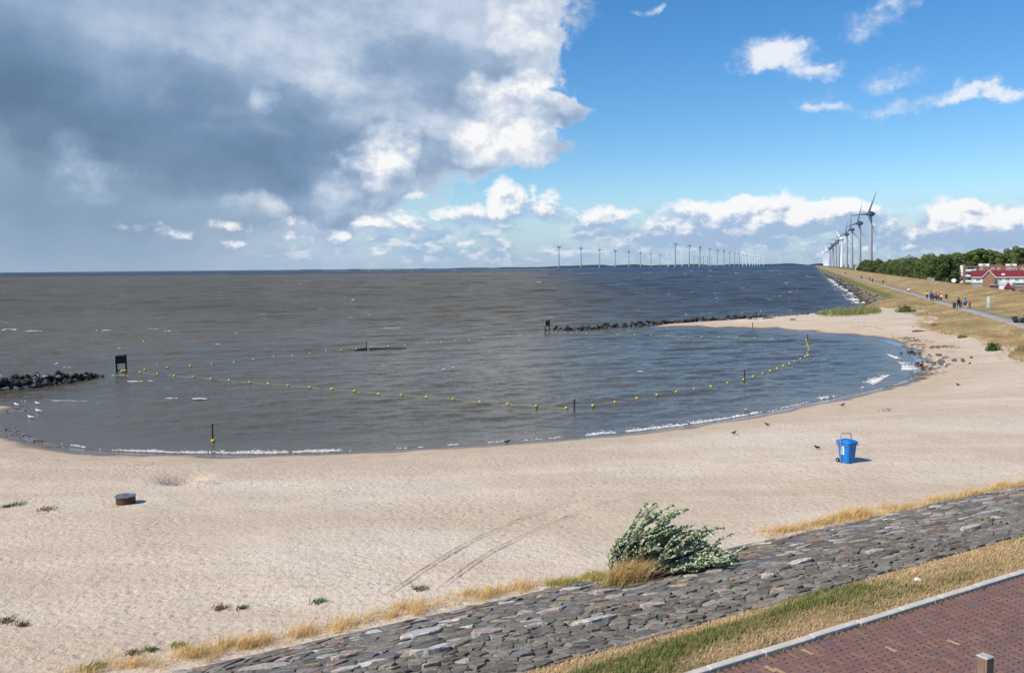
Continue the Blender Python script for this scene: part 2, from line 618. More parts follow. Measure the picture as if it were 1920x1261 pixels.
def land_sd(x, y):
    """signed distance to the water's edge, positive on land"""
    x, y = np.asarray(x, float).ravel(), np.asarray(y, float).ravel()
    best = np.full(x.shape, 1e9)
    inside = np.zeros(x.shape, bool)
    n = len(LAND)
    for i in range(n):
        ax, ay = LAND[i]
        bx, by = LAND[(i + 1) % n]
        dx, dy = bx - ax, by - ay
        t = np.clip(((x - ax) * dx + (y - ay) * dy) / (dx * dx + dy * dy + 1e-12), 0, 1)
        best = np.minimum(best, (x - ax - t * dx) ** 2 + (y - ay - t * dy) ** 2)
        cr = ((ay > y) != (by > y))
        with np.errstate(divide='ignore', invalid='ignore'):
            xi = ax + (y - ay) / (by - ay + 1e-15) * dx
        inside ^= cr & (x < xi)
    d = np.sqrt(best)
    return np.where(inside, d, -d)


PIT = at(345, 890, 1.0)


def beach_z(x, y, sd=None, rough=True):
    x, y = np.asarray(x, float).ravel(), np.asarray(y, float).ravel()
    if sd is None:
        sd = land_sd(x, y)
    sdn = sd + 0.5 * fbm(x / 3.1, y / 3.1, 5, 3) * np.clip(np.abs(sd) / 2, 0.25, 1)
    z = np.where(sdn > 0, 1.28 * (1 - np.exp(-sdn / 7.5)), np.maximum(sdn * 0.085, -1.6))
    if rough:
        k = np.clip(sd / 6, 0, 1)
        z = z + k * (0.16 * fbm(x / 7.0, y / 7.0, 21, 3) + 0.05 * fbm(x / 1.3, y / 1.3, 31, 3))
        z = z - 0.62 * np.exp(-(((x - PIT[0]) / 0.75) ** 2 + ((y - PIT[1]) / 1.0) ** 2))
        z = z + 0.10 * np.exp(-(((x - PIT[0] - 1.5) / 1.2) ** 2 + ((y - PIT[1] - .2) / 1.2) ** 2))
    # sinks under the stone slope
    s, q = rv_inv(x, y)
    return np.where(q > Q_TOE + 0.3, np.minimum(z, 1.25) - 0.25 * np.clip(q - Q_TOE - 0.3, 0, 4), z)


def on_beach(u, v):
    """survey point on the sand"""
    z = 1.0
    for _ in range(8):
        x, y = at(u, v, z)
        z = bz1(x, y)
    return Vector((x, y, z))


# ================================================================== water
ka = np.linspace(-0.78, 0.78, 470)
ka = np.concatenate([[-30, -8, -3, -1.6, -1.0], ka, [1.0, 1.6, 3, 8, 30]])
yl, y = [], 36.0
while y < 9500:
    yl.append(y)
    y *= 1.0056
ys = np.concatenate([yl, np.geomspace(9800, 60000, 16)])
K, Y = np.meshgrid(ka, ys)
wx, wy = (K * Y).ravel(), Y.ravel()
wsd = np.full(wx.shape, -1e3)
near = (wy < 7000) & (wx > -400)
wsd[near] = land_sd(wx[near], wy[near])
ampl = np.clip(-wsd / 9.0, 0.04, 1) * np.clip((9300 - wy) / 1500, 0, 1)
bay = np.clip((150 - wy) / 60, 0, 1) * np.clip((wx + 60) / 20, 0, 1)
spc = wy * 0.0045
z = np.zeros_like(wx)
wr = np.random.RandomState(5)
for i in range(64):
    L = 0.9 * (150 / 0.9) ** (i / 63.0) * wr.uniform(0.9, 1.1)
    rt_ = L / spc
    wgt = np.clip((rt_ - 2.6) / 1.5, 0, 1) * np.clip((26 - rt_) / 10, 0, 1)
    if L < 5.5:
        wgt = np.clip((rt_ - 2.6) / 1.5, 0, 1)
    act = wgt > 0.001
    if not act.any():
        continue
    th = math.radians(-60 + wr.normal(0, 30))
    x_, y_ = wx[act], wy[act]
    A = 0.050 * L / (2 * math.pi) * (1.0 if L < 2.2 else 0.62)
    ph = (x_ * math.cos(th) + y_ * math.sin(th)) * 2 * math.pi / L + wr.uniform(0, 6.28) + 2.2 * vnoise(x_ / (3 * L), y_ / (3 * L), 160 + i)
    z[act] += wgt[act] * A * (np.sin(ph) + 0.3 * np.sin(2 * ph + 1.2)) * (0.35 + 1.5 * (0.5 + vnoise(x_ / (2.2 * L) + i * 7, y_ / (2.2 * L), 60 + i)))
z *= ampl * (1.0 - 0.40 * bay) * np.interp(wy, [0, 500, 1200, 5000], [1.0, 1.0, 0.62, 0.5])
z = np.where(wsd > 14, -4.0, z)                             # no water under the polder
me = mk_mesh('water', np.stack([wx, wy, z], 1), grid_faces(len(ys), len(ka)), smooth=True)
a = me.attributes.new('shore', 'FLOAT', 'POINT')
a.data.foreach_set('value', np.clip(-wsd, -5, 200).astype(np.float32))
m_water, N, b = new_mat('lake_water')
pos = N.n('ShaderNodeNewGeometry').outputs['Position']
sp = N.n('ShaderNodeSeparateXYZ')
N.put(sp.inputs[0], pos)
sh = N.n('ShaderNodeAttribute', attribute_name='shore').outputs['Fac']
rot = N.n('ShaderNodeMapping', vector_type='POINT')
N.put(rot.inputs['Vector'], pos)
rot.inputs['Rotation'].default_value = (0, 0, math.radians(-30))
rot.inputs['Scale'].default_value = (0.75, 1.5, 1.0)
r1 = N.noise(rot.outputs[0], 0.8, 3, 0.6).outputs['Color']
r2 = N.noise(rot.outputs[0], 4.2, 4, 0.64).outputs['Color']
big = N.noise(pos, 0.02, 4, 0.55).outputs['Fac']
calm = N.lin(N.ss(sh, 0.0, 14.0), 0.0, 1.0, 0.35, 1.0)      # the surface lies flatter by the beach
half = (0.5, 0.5, 0.5)
tilt = N.vm('ADD', N.vm('MULTIPLY', N.vm('SUBTRACT', r1, half), (0.40, 0.55, 0.0)), N.vm('MULTIPLY', N.vm('SUBTRACT', r2, half), (0.70, 0.92, 0.0)))
nrm = N.vm('NORMALIZE', N.vm('ADD', N.n('ShaderNodeNewGeometry').outputs['Normal'], N.vm('SCALE', tilt, calm)))
N.t.links.new(nrm, b.inputs['Normal'])
silt = N.mix(N.ss(big, 0.35, 0.65), (0.074, 0.062, 0.040, 1), (0.100, 0.080, 0.048, 1))
silt = N.mix(N.ss(sp.outputs[0], -10, 70), silt, (0.046, 0.046, 0.045, 1))
silt = N.mix(N.ss(sh, 5.0, 0.0), silt, (0.115, 0.088, 0.066, 1))
far_shade = N.mix(N.ss(N.m('ADD', sp.outputs[1], N.m('MULTIPLY', big, 1500)), 2300, 2700), silt, (0.006, 0.022, 0.060, 1))  # cloud shadow over the far water, painted in as navy
N.put(b.inputs['Base Color'], far_shade)
N.put(b.inputs['Roughness'], N.ss(sp.outputs[1], 55, 240, 0.21, 0.36))
b.inputs['IOR'].default_value = 1.333
b.inputs['Specular IOR Level'].default_value = 0.20
water = link_obj('water', me, m_water)
tag(water, kind='structure')

# ================================================================== beach
xs = np.concatenate([np.linspace(-150, -52, 50), np.arange(-50, 46, 0.25), np.linspace(46.5, 125, 120)])
yl, y = [], 9.0
while y < 250:
    yl.append(y)
    y += max(0.16, 0.0062 * y)
ys = np.array(yl)
X, Y = np.meshgrid(xs, ys)
bx_, by_ = X.ravel(), Y.ravel()
bsd = land_sd(bx_, by_)
bz_ = beach_z(bx_, by_, bsd)
dq = dk_inv(bx_, by_)[1]
bz_ = np.where(dq > 24, np.minimum(bz_, 1.2) - 0.3 * np.clip(dq - 24, 0, 6), bz_)
BXS, BYS, BZG = xs, ys, bz_.reshape(len(ys), len(xs))


def bz1(x, y):
    """sand height at one point, read off the beach grid"""
    i = min(max(int(np.searchsorted(BXS, x)) - 1, 0), len(BXS) - 2)
    j = min(max(int(np.searchsorted(BYS, y)) - 1, 0), len(BYS) - 2)
    fx = min(max((x - BXS[i]) / (BXS[i + 1] - BXS[i]), 0), 1)
    fy = min(max((y - BYS[j]) / (BYS[j + 1] - BYS[j]), 0), 1)
    return float((BZG[j, i] * (1 - fx) + BZG[j, i + 1] * fx) * (1 - fy) + (BZG[j + 1, i] * (1 - fx) + BZG[j + 1, i + 1] * fx) * fy)


me = mk_mesh('beach', np.stack([bx_, by_, bz_], 1), grid_faces(len(ys), len(xs)), smooth=True)
a = me.attributes.new('shore', 'FLOAT', 'POINT')
a.data.foreach_set('value', (bsd + 1.2 * fbm(bx_ / 2.2, by_ / 2.2, 77, 3)).astype(np.float32))
m_sand, N, b = new_mat('sand')
pos = N.n('ShaderNodeNewGeometry').outputs['Position']
sh = N.n('ShaderNodeAttribute', attribute_name='shore').outputs['Fac']
rot = N.n('ShaderNodeMapping')
N.put(rot.inputs['Vector'], pos)
rot.inputs['Rotation'].default_value = (0, 0, math.radians(-24))
rot.inputs['Scale'].default_value = (0.25, 1.0, 1.0)
band = N.noise(rot.outputs[0], 0.32, 4, 0.6).outputs['Fac']
lump = N.noise(pos, 5.0, 4, 0.66).outputs['Fac']
lump2 = N.noise(pos, 1.3, 3, 0.6).outputs['Fac']
grain = N.noise(pos, 30.0, 3, 0.7).outputs['Fac']
dry = N.mix(N.ss(band, 0.34, 0.70), (0.560, 0.432, 0.312, 1), (0.655, 0.548, 0.425, 1))
dry = N.mix(N.ss(lump, 0.50, 0.32, 0.0, 0.5), dry, (0.37, 0.275, 0.195, 1))
dry = N.mix(N.ss(grain, 0.60, 0.75, 0.0, 0.5), dry, (0.76, 0.68, 0.57, 1))
dry = N.mix(N.ss(grain, 0.36, 0.24, 0.0, 0.6), dry, (0.22, 0.165, 0.12, 1))
moist = N.mix(N.ss(lump2, 0.35, 0.65), (0.490, 0.370, 0.255, 1), (0.545, 0.425, 0.305, 1))
wet = (0.150, 0.105, 0.078, 1)
c = N.mix(N.ss(sh, 3.0, 8.0), moist, dry)
c = N.mix(N.ss(sh, 2.0, 0.8), c, wet)
N.put(b.inputs['Base Color'], c)
N.put(b.inputs['Roughness'], N.ss(sh, 0.3, 2.0, 0.14, 0.95))
N.put(b.inputs['Specular IOR Level'], N.ss(sh, 0.3, 2.0, 0.6, 0.1))
bmp = N.n('ShaderNodeBump')
bmp.inputs['Strength'].default_value = 1.0
bmp.inputs['Distance'].default_value = 0.072
hgt = N.m('MULTIPLY_ADD', grain, 0.12, N.m('MULTIPLY_ADD', lump2, 0.5, lump))
vor = N.n('ShaderNodeTexVoronoi')                  # trodden hollows
N.put(vor.inputs['Vector'], pos)
vor.inputs['Scale'].default_value = 2.6
dent = N.m('MULTIPLY', N.ss(vor.outputs['Distance'], 0.05, 0.42), N.ss(N.noise(pos, 0.16, 3, 0.6).outputs['Fac'], 0.36, 0.62, 0.06, 0.40))
hgt = N.m('ADD', hgt, dent)
N.put(bmp.inputs['Height'], N.m('MULTIPLY', hgt, N.ss(sh, 0.5, 6.0, 0.05, 1.0)))
N.t.links.new(bmp.outputs[0], b.inputs['Normal'])
beach = link_obj('beach', me, m_sand)
tag(beach, kind='structure')

# ================================================================== far dike, polder, path
ss_ = np.concatenate([np.arange(70, 330, 1.6), np.geomspace(332, 9000, 130)])
qs_ = np.concatenate([np.arange(9.5, 48, 0.75), [52, 60, 90, 160, 320, 700, 1600, 4000, 9000]])
S, Q = np.meshgrid(ss_, qs_, indexing='ij')
PQ = [9.5, 11.6, 12.7, 15.5, 17.2, 20.0, 22.6, 26.6, 28.5, 34.6, 37.8, 46, 52, 9000]
PZ = [-1.2, -0.7, 0.0, 1.15, 1.50, 2.0, 2.33, 2.40, 2.75, 4.6, 4.6, 0.1, -0.5, -0.6]
dz = np.interp(Q, PQ, PZ)
sand_side = np.clip((238 - S) / 25, 0, 1)                 # here the foot of the dike is beach, not water
foot = 17.0 + 2.2 * np.sin(S / 13.0) + 3.0 * fbm(S / 9, Q * 0, 3, 3) + np.interp(S, [70, 100, 120, 160, 190, 210, 240], [2.0, 1.2, 0.2, 1.4, -1.8, -3.5, -4])
dzs = 1.02 + np.clip(Q - foot, -6, 40) * 0.16
low = np.where(Q < 22.6, np.minimum(np.maximum(dzs, -1.2), dz + 0.3), dz)
low = np.where(Q < foot - 0.5, -1.0, low)
dz = np.where(Q < 22.6, dz * (1 - sand_side) + low * sand_side, dz)
bumpy = 0.16 * fbm(S / 6, Q / 3, 9, 3) + 0.10 * fbm(S / 2, Q / 1.5, 19, 2)
bumpy = bumpy * np.where(Q > 33, 0.35, 1.0)
dz = dz + bumpy * np.clip((np.minimum(np.abs(Q - 24.6) - 1.9, 1.5)), 0, 1) * (Q < 50)
dx_, dy_ = GA.x * S + GN.x * Q, GA.y * S + GN.y * Q
green = np.clip(1.15 - np.abs(Q - 18.3) / 2.2, 0, 1) * (1 - sand_side) + 0.55 * np.clip(fbm(S / 14, Q / 4, 41, 4) + 0.05, 0, 1)
green = np.clip(green + (Q > 44) * 0.9, 0, 1)
stone = np.clip((16.6 + 1.2 * fbm(S / 4, Q, 51, 2) - Q) / 0.8, 0, 1) * (1 - sand_side)
me = mk_mesh('dike', np.stack([dx_, dy_, dz], -1).reshape(-1, 3), grid_faces(len(ss_), len(qs_))[:, ::-1].copy(), smooth=True)
for nm, v_ in (('green', green), ('stone', stone)):
    a = me.attributes.new(nm, 'FLOAT', 'POINT')
    a.data.foreach_set('value', v_.ravel().astype(np.float32))
m_dike, N, b = new_mat('dry_dike_grass')
pos = N.n('ShaderNodeNewGeometry').outputs['Position']
rot = N.n('ShaderNodeMapping')
N.put(rot.inputs['Vector'], pos)
rot.inputs['Rotation'].default_value = (0, 0, math.radians(19))
rot.inputs['Scale'].default_value = (1.0, 0.30, 1.0)
st1 = N.noise(rot.outputs[0], 0.30, 5, 0.62).outputs['Fac']
st2 = N.noise(rot.outputs[0], 2.2, 4, 0.65).outputs['Fac']
gr = N.n('ShaderNodeAttribute', attribute_name='green').outputs['Fac']
sn = N.n('ShaderNodeAttribute', attribute_name='stone').outputs['Fac']
c = N.mix(N.ss(st1, 0.35, 0.66), (0.310, 0.205, 0.095, 1), (0.500, 0.355, 0.185, 1))
c = N.mix(N.ss(st2, 0.56, 0.40, 0.0, 0.6), c, (0.215, 0.150, 0.065, 1))
c = N.mix(N.m('MULTIPLY', gr, N.ss(st2, 0.3, 0.6, 0.6, 1.0)), c, (0.105, 0.135, 0.030, 1))
c = N.mix(sn, c, N.mix(N.ss(st2, 0.4, 0.6), (0.10, 0.085, 0.075, 1), (0.24, 0.20, 0.165, 1)))
N.put(b.inputs['Base Color'], c)
b.inputs['Roughness'].default_value = 0.95
b.inputs['Specular IOR Level'].default_value = 0.1
bmp = N.n('ShaderNodeBump')
bmp.inputs['Strength'].default_value = 0.9
bmp.inputs['Distance'].default_value = 0.35
N.put(bmp.inputs['Height'], N.m('MULTIPLY_ADD', st1, 1.0, st2))
N.t.links.new(bmp.outputs[0], b.inputs['Normal'])
dike = link_obj('dike', me, m_dike)
tag(dike, kind='structure')

# asphalt path on the berm
ps = np.concatenate([np.arange(70, 330, 2.5), np.geomspace(333, 2500, 60)])
V, k = [], 0
for s in ps:
    wob = 0.12 * math.sin(s / 17)
    for q, z_ in ((23.35, 2.30), (23.4, 2.435), (24.6, 2.47), (25.8, 2.445), (25.85, 2.30)):
        x, y = dk_xy(s, q + wob)
        V.append((x, y, z_))
me = mk_mesh('path', V, grid_faces(len(ps), 5)[:, ::-1].copy())
link_obj('path', me, paint('path_asphalt', (0.32, 0.280, 0.240), 0.9, var=0.22, scale=0.35))
tag(bpy.data.objects['path'], kind='structure')

# low far shore across the lake
V, Fc = [], []
nf = 120
for i in range(nf):
    u = -200 + 1760 * i / (nf - 1)
    d = ray(u, 499)
    r_ = 9500.0
    hgt = 0.0 if u < 560 else (14 + 22 * max(0, min(1, (u - 860) / 260))) * (0.75 + 0.7 * float(fbm(np.array([u / 37.0]), np.array([0.5]), 4, 3)[0]))
    if 560 < u < 860 and vnoise(np.array([u / 22.0]), np.array([3.3]), 8)[0] < 0.05:
        hgt = 0.0
    for dd, z_ in ((0, -1.0), (30, max(hgt, -0.5)), (900, max(hgt, -0.5)), (940, -1.0)):
        V.append((d[0] / d[1] * (r_ + dd), r_ + dd, z_))
me = mk_mesh('far_shore', V, grid_faces(nf, 4)[:, ::-1].copy())
link_obj('far_shore', me, paint('far_wood', (0.030, 0.050, 0.060), 1.0, var=0.3, scale=0.01, spec=0.0))
tag(bpy.data.objects['far_shore'], kind='structure')

# ================================================================== stone slope
def clip_poly(poly, px, py, nx, ny):
    out = []
    n = len(poly)
    for i in range(n):
        a, b = poly[i], poly[(i + 1) % n]
        da = (a[0] - px) * nx + (a[1] - py) * ny
        db = (b[0] - px) * nx + (b[1] - py) * ny
        if da <= 0:
            out.append(a)
        if (da < 0 < db) or (db < 0 < da):
            t = da / (da - db)
            out.append((a[0] + (b[0] - a[0]) * t, a[1] + (b[1] - a[1]) * t))
    return out


def in_view(x, y, z, m=0.06):
    w = cam.matrix_world.inverted() @ Vector((x, y, z))
    if w.z > -0.5:
        return False
    u, v = w.x / -w.z * FPX / 960.0, w.y / -w.z * FPX / 960.0
    return abs(u) < 1 + m and abs(v) < 0.657 + m


SLOPE_N = Vector((TN.x * -(Z_TOP - Z_TOE), TN.y * -(Z_TOP - Z_TOE), (Q_TOP - Q_TOE))).normalized()


def cells(s0, s1, q0, q1, ps, pq, jit, seed, stretch=1.0, merge=0.0):
    """irregular cells filling a strip: list of (centre, polygon)"""
    r = random.Random(seed)
    pts = []
    row = 0
    q = q0 + pq / 2
    while q < q1:
        s = s0 + (ps / 2 if row % 2 else 0)
        while s < s1:
            if r.random() > merge:
                pts.append((s + r.uniform(-jit, jit) * ps, q + r.uniform(-jit, jit) * pq))
            s += ps
        q += pq
        row += 1
    grid = {}
    cs = max(ps, pq) * 1.5
    for i, p in enumerate(pts):
        grid.setdefault((int(p[0] // cs), int(p[1] // cs)), []).append(i)
    out = []
    for i, p in enumerate(pts):
        R_ = max(ps, pq) * 1.25
        poly = [(p[0] - R_, max(q0, p[1] - R_)), (p[0] + R_, max(q0, p[1] - R_)), (p[0] + R_, min(q1, p[1] + R_)), (p[0] - R_, min(q1, p[1] + R_))]
        gx, gy = int(p[0] // cs), int(p[1] // cs)
        for ax in (-2, -1, 0, 1, 2):
            for ay in (-2, -1, 0, 1, 2):
                for j in grid.get((gx + ax, gy + ay), ()):
                    if j == i:
                        continue
                    o = pts[j]
                    dx, dy = o[0] - p[0], o[1] - p[1]
                    if dx * dx + dy * dy > 5 * R_ * R_:
                        continue
                    poly = clip_poly(poly, (o[0] + p[0]) / 2, (o[1] + p[1]) / 2, dx, dy)
                    if len(poly) < 3:
                        break
        if len(poly) >= 3:
            out.append((p, poly))
    return out


BASALT = [(0.166, 0.146, 0.12), (0.196, 0.173, 0.141), (0.132, 0.119, 0.102), (0.224, 0.198, 0.161), (0.177, 0.151, 0.117)]
GRANITE = [(0.215, 0.190, 0.170), (0.290, 0.240, 0.205), (0.330, 0.300, 0.270), (0.250, 0.165, 0.130), (0.300, 0.230, 0.150), (0.170, 0.165, 0.165)]


def stone_mesh(p, poly, rr, h, gap, light, dome):
    """one set stone in the strip frame, origin at its middle; returns verts, faces, colour"""
    cs_, cq = sum(a[0] for a in poly) / len(poly), sum(a[1] for a in poly) / len(poly)
    size = math.sqrt(max(1e-4, abs(sum(poly[i][0] * poly[(i + 1) % len(poly)][1] - poly[(i + 1) % len(poly)][0] * poly[i][1] for i in range(len(poly)))) / 2))
    k0 = max(0.3, 1 - gap / (0.5 * size))
    # round the outline: add side midpoints pulled out a little
    ring = []
    n = len(poly)
    for i in range(n):
        a, b = poly[i], poly[(i + 1) % n]
        L = math.hypot(a[0] - b[0], a[1] - b[1])
        if L < 0.05 * size:
            continue
        ring.append(((a[0] * 0.87 + b[0] * 0.13 - cs_) * k0, (a[1] * 0.87 + b[1] * 0.13 - cq) * k0))
        ring.append(((a[0] * 0.13 + b[0] * 0.87 - cs_) * k0, (a[1] * 0.13 + b[1] * 0.87 - cq) * k0))
    n = len(ring)
    if n < 5:
        return None
    tx, ty = rr.uniform(-0.12, 0.12), rr.uniform(-0.12, 0.12)
    V, Fc = [], []
    for kk, hh in ((1.0, -0.14), (1.0, h - 0.016), (0.90, h)):
        for (a, b) in ring:
            j = 1 + rr.uniform(-0.05, 0.05)
            zz = hh if hh < 0 else hh + tx * a * kk + ty * b * kk + rr.uniform(-0.010, 0.010)
            V.append((a * kk * j, b * kk * j, zz))
    V.append((0, 0, h + dome * size))
    for L in range(2):
        for i in range(n):
            Fc.append((L * n + i, L * n + (i + 1) % n, L * n + n + (i + 1) % n, L * n + n + i))
    for i in range(n):
        Fc.append((2 * n + i, 2 * n + (i + 1) % n, 3 * n))
    return V, Fc, (cs_, cq), size


m_stone = attr_mat('set_stone', 0.9, 0.55, 11.0, bump=0.035, spec=0.2)
stones = []
rr = random.Random(31)
# lower part: stones of many kinds bedded in dark mastic; upper part: tight basalt
for (p, poly) in cells(-7, 40, Q_TOE - 0.1, -14.4, 0.42, 0.34, 0.5, 3, merge=0.26):
    stone_pick = rr.random()  # random draw for the kind of stone
    c = rr.choice(GRANITE) if stone_pick < 0.50 else rr.choice(BASALT)
    if stone_pick < 0.08:
        c = (0.44, 0.40, 0.345)
    k_ = rr.uniform(0.8, 1.2)
    stones.append((p, poly, tuple(v_ * k_ for v_ in c), rr.uniform(-0.004, 0.040), rr.uniform(0.012, 0.050), 0.02))
for (p, poly) in cells(-7, 40, -14.4, Q_TOP - 0.02, 0.295, 0.270, 0.40, 4, merge=0.06):
    f = (p[1] + 14.4) / (Q_TOP + 14.4)
    c = rr.choice(BASALT) if rr.random() < 0.84 + 0.14 * f else rr.choice(GRANITE)
    if rr.random() < 0.02 * (1 - f):
        c = (0.42, 0.37, 0.31)
    k_ = rr.uniform(0.75, 1.25)
    stones.append((p, poly, tuple(v_ * k_ for v_ in c), rr.uniform(0.015, 0.072), rr.uniform(0.006, 0.016), 0.012))
# a few big pale slabs laid among the small ones: surveyed
SLABS = [((1115, 1166), 0.95, 0.55), ((790, 1190), 0.9, 0.5), ((915, 1188), 0.75, 0.35), ((500, 1253), 1.0, 0.45), ((810, 1222), 0.8, 0.42),
         ((1500, 1055), 0.80, 0.36), ((1440, 1083), 0.3, 0.25), ((1640, 1037), 0.5, 0.3), ((1820, 992), 0.7, 0.3), ((1135, 1110), 0.65, 0.3),
         ((1470, 1010), 0.6, 0.25), ((1225, 1138), 0.6, 0.34), ((645, 1232), 0.55, 0.3), ((1365, 1055), 0.5, 0.25)]


def on_slope(u, v):
    z = 2.5
    for _ in range(12):
        x, y = at(u, v, z)
        z = float(slope_z(rv_inv(x, y)[1]))
    return rv_inv(x, y)


slab_sq = []
for (uv, a_, b_) in SLABS:
    s, q = on_slope(*uv)
    slab_sq.append((s, q, a_ * 0.5, b_ * 0.5))
items = []
for st_ in stones:
    p = st_[0]
    if any(((p[0] - s) / (a_ + 0.12)) ** 2 + ((p[1] - q) / (b_ + 0.12)) ** 2 < 1 for s, q, a_, b_ in slab_sq):
        continue
    items.append(st_)
for (s, q, a_, b_) in slab_sq:
    n = 9
    poly = [(s + a_ * 1.12 * math.cos(2 * math.pi * i / n) * rr.uniform(0.85, 1.15), q + b_ * 1.12 * math.sin(2 * math.pi * i / n) * rr.uniform(0.85, 1.15)) for i in range(n)]
    items.append(((s, q), poly, rr.choice([(0.43, 0.36, 0.31), (0.47, 0.43, 0.39), (0.40, 0.32, 0.27)]), rr.uniform(0.07, 0.10), 0.012, 0.02))

rev = link_obj('stone_revetment', mk_mesh('revetment_bed', [(*rv(s, q), float(slope_z(q)) + dz_) for q, dz_ in ((Q_TOE - 0.5, 0.0), (-14.7, 0.0), (-14.3, -0.06), (Q_TOP + 0.02, -0.06)) for s in (-40, 0, 40, 80)],
               grid_faces(4, 4)), paint('mastic_bed', (0.125, 0.115, 0.102), 0.9, var=0.45, scale=5, bump=0.03))
tag(rev, 'sloping sea wall of set grey stones between the sand and the grass verge', 'sea wall')
MR = Matrix(((TA.x, TN.x, 0), (TA.y, TN.y, 0), (0, 0, 1)))
slope_k = (Z_TOP - Z_TOE) / (Q_TOP - Q_TOE)
done = []
for st_ in items:
    r_ = stone_mesh(st_[0], st_[1], rr, st_[3], st_[4], None, st_[5])
    if r_ is None:
        continue
    V, Fc, (s, q), size = r_
    x, y = rv(s, q)
    z_ = float(slope_z(q))
    vis = in_view(x, y, z_, 0.0)
    d = math.hypot(x, y)
    # plan direction: (s, q) is left handed here, so faces are reversed
    W_ = [(TA.x * a + TN.x * b, TA.y * a + TN.y * b, c_ + slope_k * b) for a, b, c_ in V]
    done.append((size / d if vis else 0.0, (x, y, z_), W_, [tuple(reversed(f)) for f in Fc], st_[2], vis or in_view(x, y, z_, 0.5)))
done.sort(key=lambda t: -t[0])
rest = MB()
for i, (k, loc, V, Fc, c, keep) in enumerate(done):
    if i < 300:
        g = MB().add(V, Fc, c)
        g.build('stone', m_stone, rev, loc=loc)
    elif keep:
        rest.add([(v[0] + loc[0], v[1] + loc[1], v[2] + loc[2]) for v in V], Fc, c)
o = rest.build('small_stones', m_stone, rev)
tag(o, kind='stuff')

# ================================================================== verge, edging, kerb, brick road
V = []
vs = np.arange(-40, 90, 0.5)
vq = np.linspace(Q_TOP + 0.02, Q_KERB, 9)
for s in vs:
    for q in vq:
        f = (q - Q_TOP) / (Q_KERB - Q_TOP)
        z_ = Z_TOP + (Z_ROAD - 0.03 - Z_TOP) * f + 0.05 * float(vnoise(np.array([s / 1.3]), np.array([q / 1.3]), 12)[0]) * math.sin(math.pi * f) + 0.06 * math.sin(math.pi * f)
        V.append((*rv(s, q), z_))
me = mk_mesh('grass_verge', V, grid_faces(len(vs), len(vq))[:, ::-1].copy(), smooth=True)
m_turf, N, b = new_mat('verge_turf')
pos = N.n('ShaderNodeNewGeometry').outputs['Position']
n_ = N.noise(pos, 14.0, 5, 0.7).outputs['Fac']
n2_ = N.noise(pos, 0.9, 4, 0.6).outputs['Fac']
N.put(b.inputs['Base Color'], N.mix(N.ss(n2_, 0.50, 0.66), N.mix(n_, (0.25, 0.165, 0.08, 1), (0.46, 0.33, 0.18, 1)), N.mix(n_, (0.07, 0.075, 0.02, 1), (0.14, 0.125, 0.045, 1))))
b.inputs['Roughness'].default_value = 1.0
b.inputs['Specular IOR Level'].default_value = 0.05
verge = link_obj('grass_verge', me, m_turf)
tag(verge, kind='structure')


def verge_z(s, q):
    f = (q - Q_TOP) / (Q_KERB - Q_TOP)
    return Z_TOP + (Z_ROAD - 0.03 - Z_TOP) * f + 0.05 * vnoise(np.asarray(s) / 1.3, np.asarray(q) / 1.3, 12) * np.sin(np.pi * f) + 0.06 * np.sin(np.pi * f)


def blades(px, py, pz, h, w, lean, lean_dir, cols, seed):
    """bent grass blades: three triangles each"""
    n = len(px)
    r = np.random.RandomState(seed)
    th = r.uniform(0, 2 * np.pi, n)
    sx, sy = np.cos(th) * w * 0.5, np.sin(th) * w * 0.5
    la = lean_dir + r.normal(0, 0.7, n)
    lx, ly = np.cos(la) * lean * h, np.sin(la) * lean * h
    V = np.zeros((n, 5, 3), np.float32)
    V[:, 0] = np.stack([px - sx, py - sy, pz], 1)
    V[:, 1] = np.stack([px + sx, py + sy, pz], 1)
    V[:, 2] = np.stack([px - sx * .7 + lx * .35, py - sy * .7 + ly * .35, pz + h * .62], 1)
    V[:, 3] = np.stack([px + sx * .7 + lx * .35, py + sy * .7 + ly * .35, pz + h * .62], 1)
    V[:, 4] = np.stack([px + lx, py + ly, pz + h * (1.08 - 0.35 * lean)], 1)
    base = (np.arange(n) * 5)[:, None]
    Fc = np.concatenate([base + np.array([[0, 1, 3]]), base + np.array([[0, 3, 2]]), base + np.array([[2, 3, 4]])], 1).reshape(-1, 3)
    return V.reshape(-1, 3), Fc, np.repeat(cols, 5, axis=0)


m_grass = attr_mat('grass_blades', 0.8, 0.15, 3.0, spec=0.2, trans=0.35)
WIND = math.atan2(0.25, 1.0)
gr_ = np.random.RandomState(3)
n = 56000
s = gr_.uniform(-6, 34, n)
q = gr_.uniform(Q_TOP + 0.06, Q_KERB - 0.02, n)
f = (q - Q_TOP) / (Q_KERB - Q_TOP)
g_ = np.clip(2.6 * fbm(s / 2.4, q / 0.9, 91, 3) + 0.9 * np.sin(np.pi * np.clip(f * 1.15 - 0.18, 0, 1)) - 0.66 + gr_.normal(0, 0.22, n), 0, 1)
tan_ = np.array([0.56, 0.395, 0.210]) * (0.7 + 0.5 * gr_.rand(n, 1)) * np.where(f < 0.4, 1.1, 1.0)[:, None]
grn = np.array([0.165, 0.190, 0.050]) * (0.6 + 0.7 * gr_.rand(n, 1))
cl = tan_ * (1 - g_[:, None]) + grn * g_[:, None]
px, py = TA.x * s + TN.x * q, TA.y * s + TN.y * q
V, Fc, cc = blades(px, py, verge_z(s, q) - 0.01, gr_.uniform(0.035, 0.085, n) * (1 + 0.8 * g_), 0.012 + 0.008 * gr_.rand(n), gr_.uniform(0.3, 0.9, n), WIND, cl, 4)
o = link_obj('verge_grass', mk_mesh('verge_grass', V, Fc, cc), m_grass)
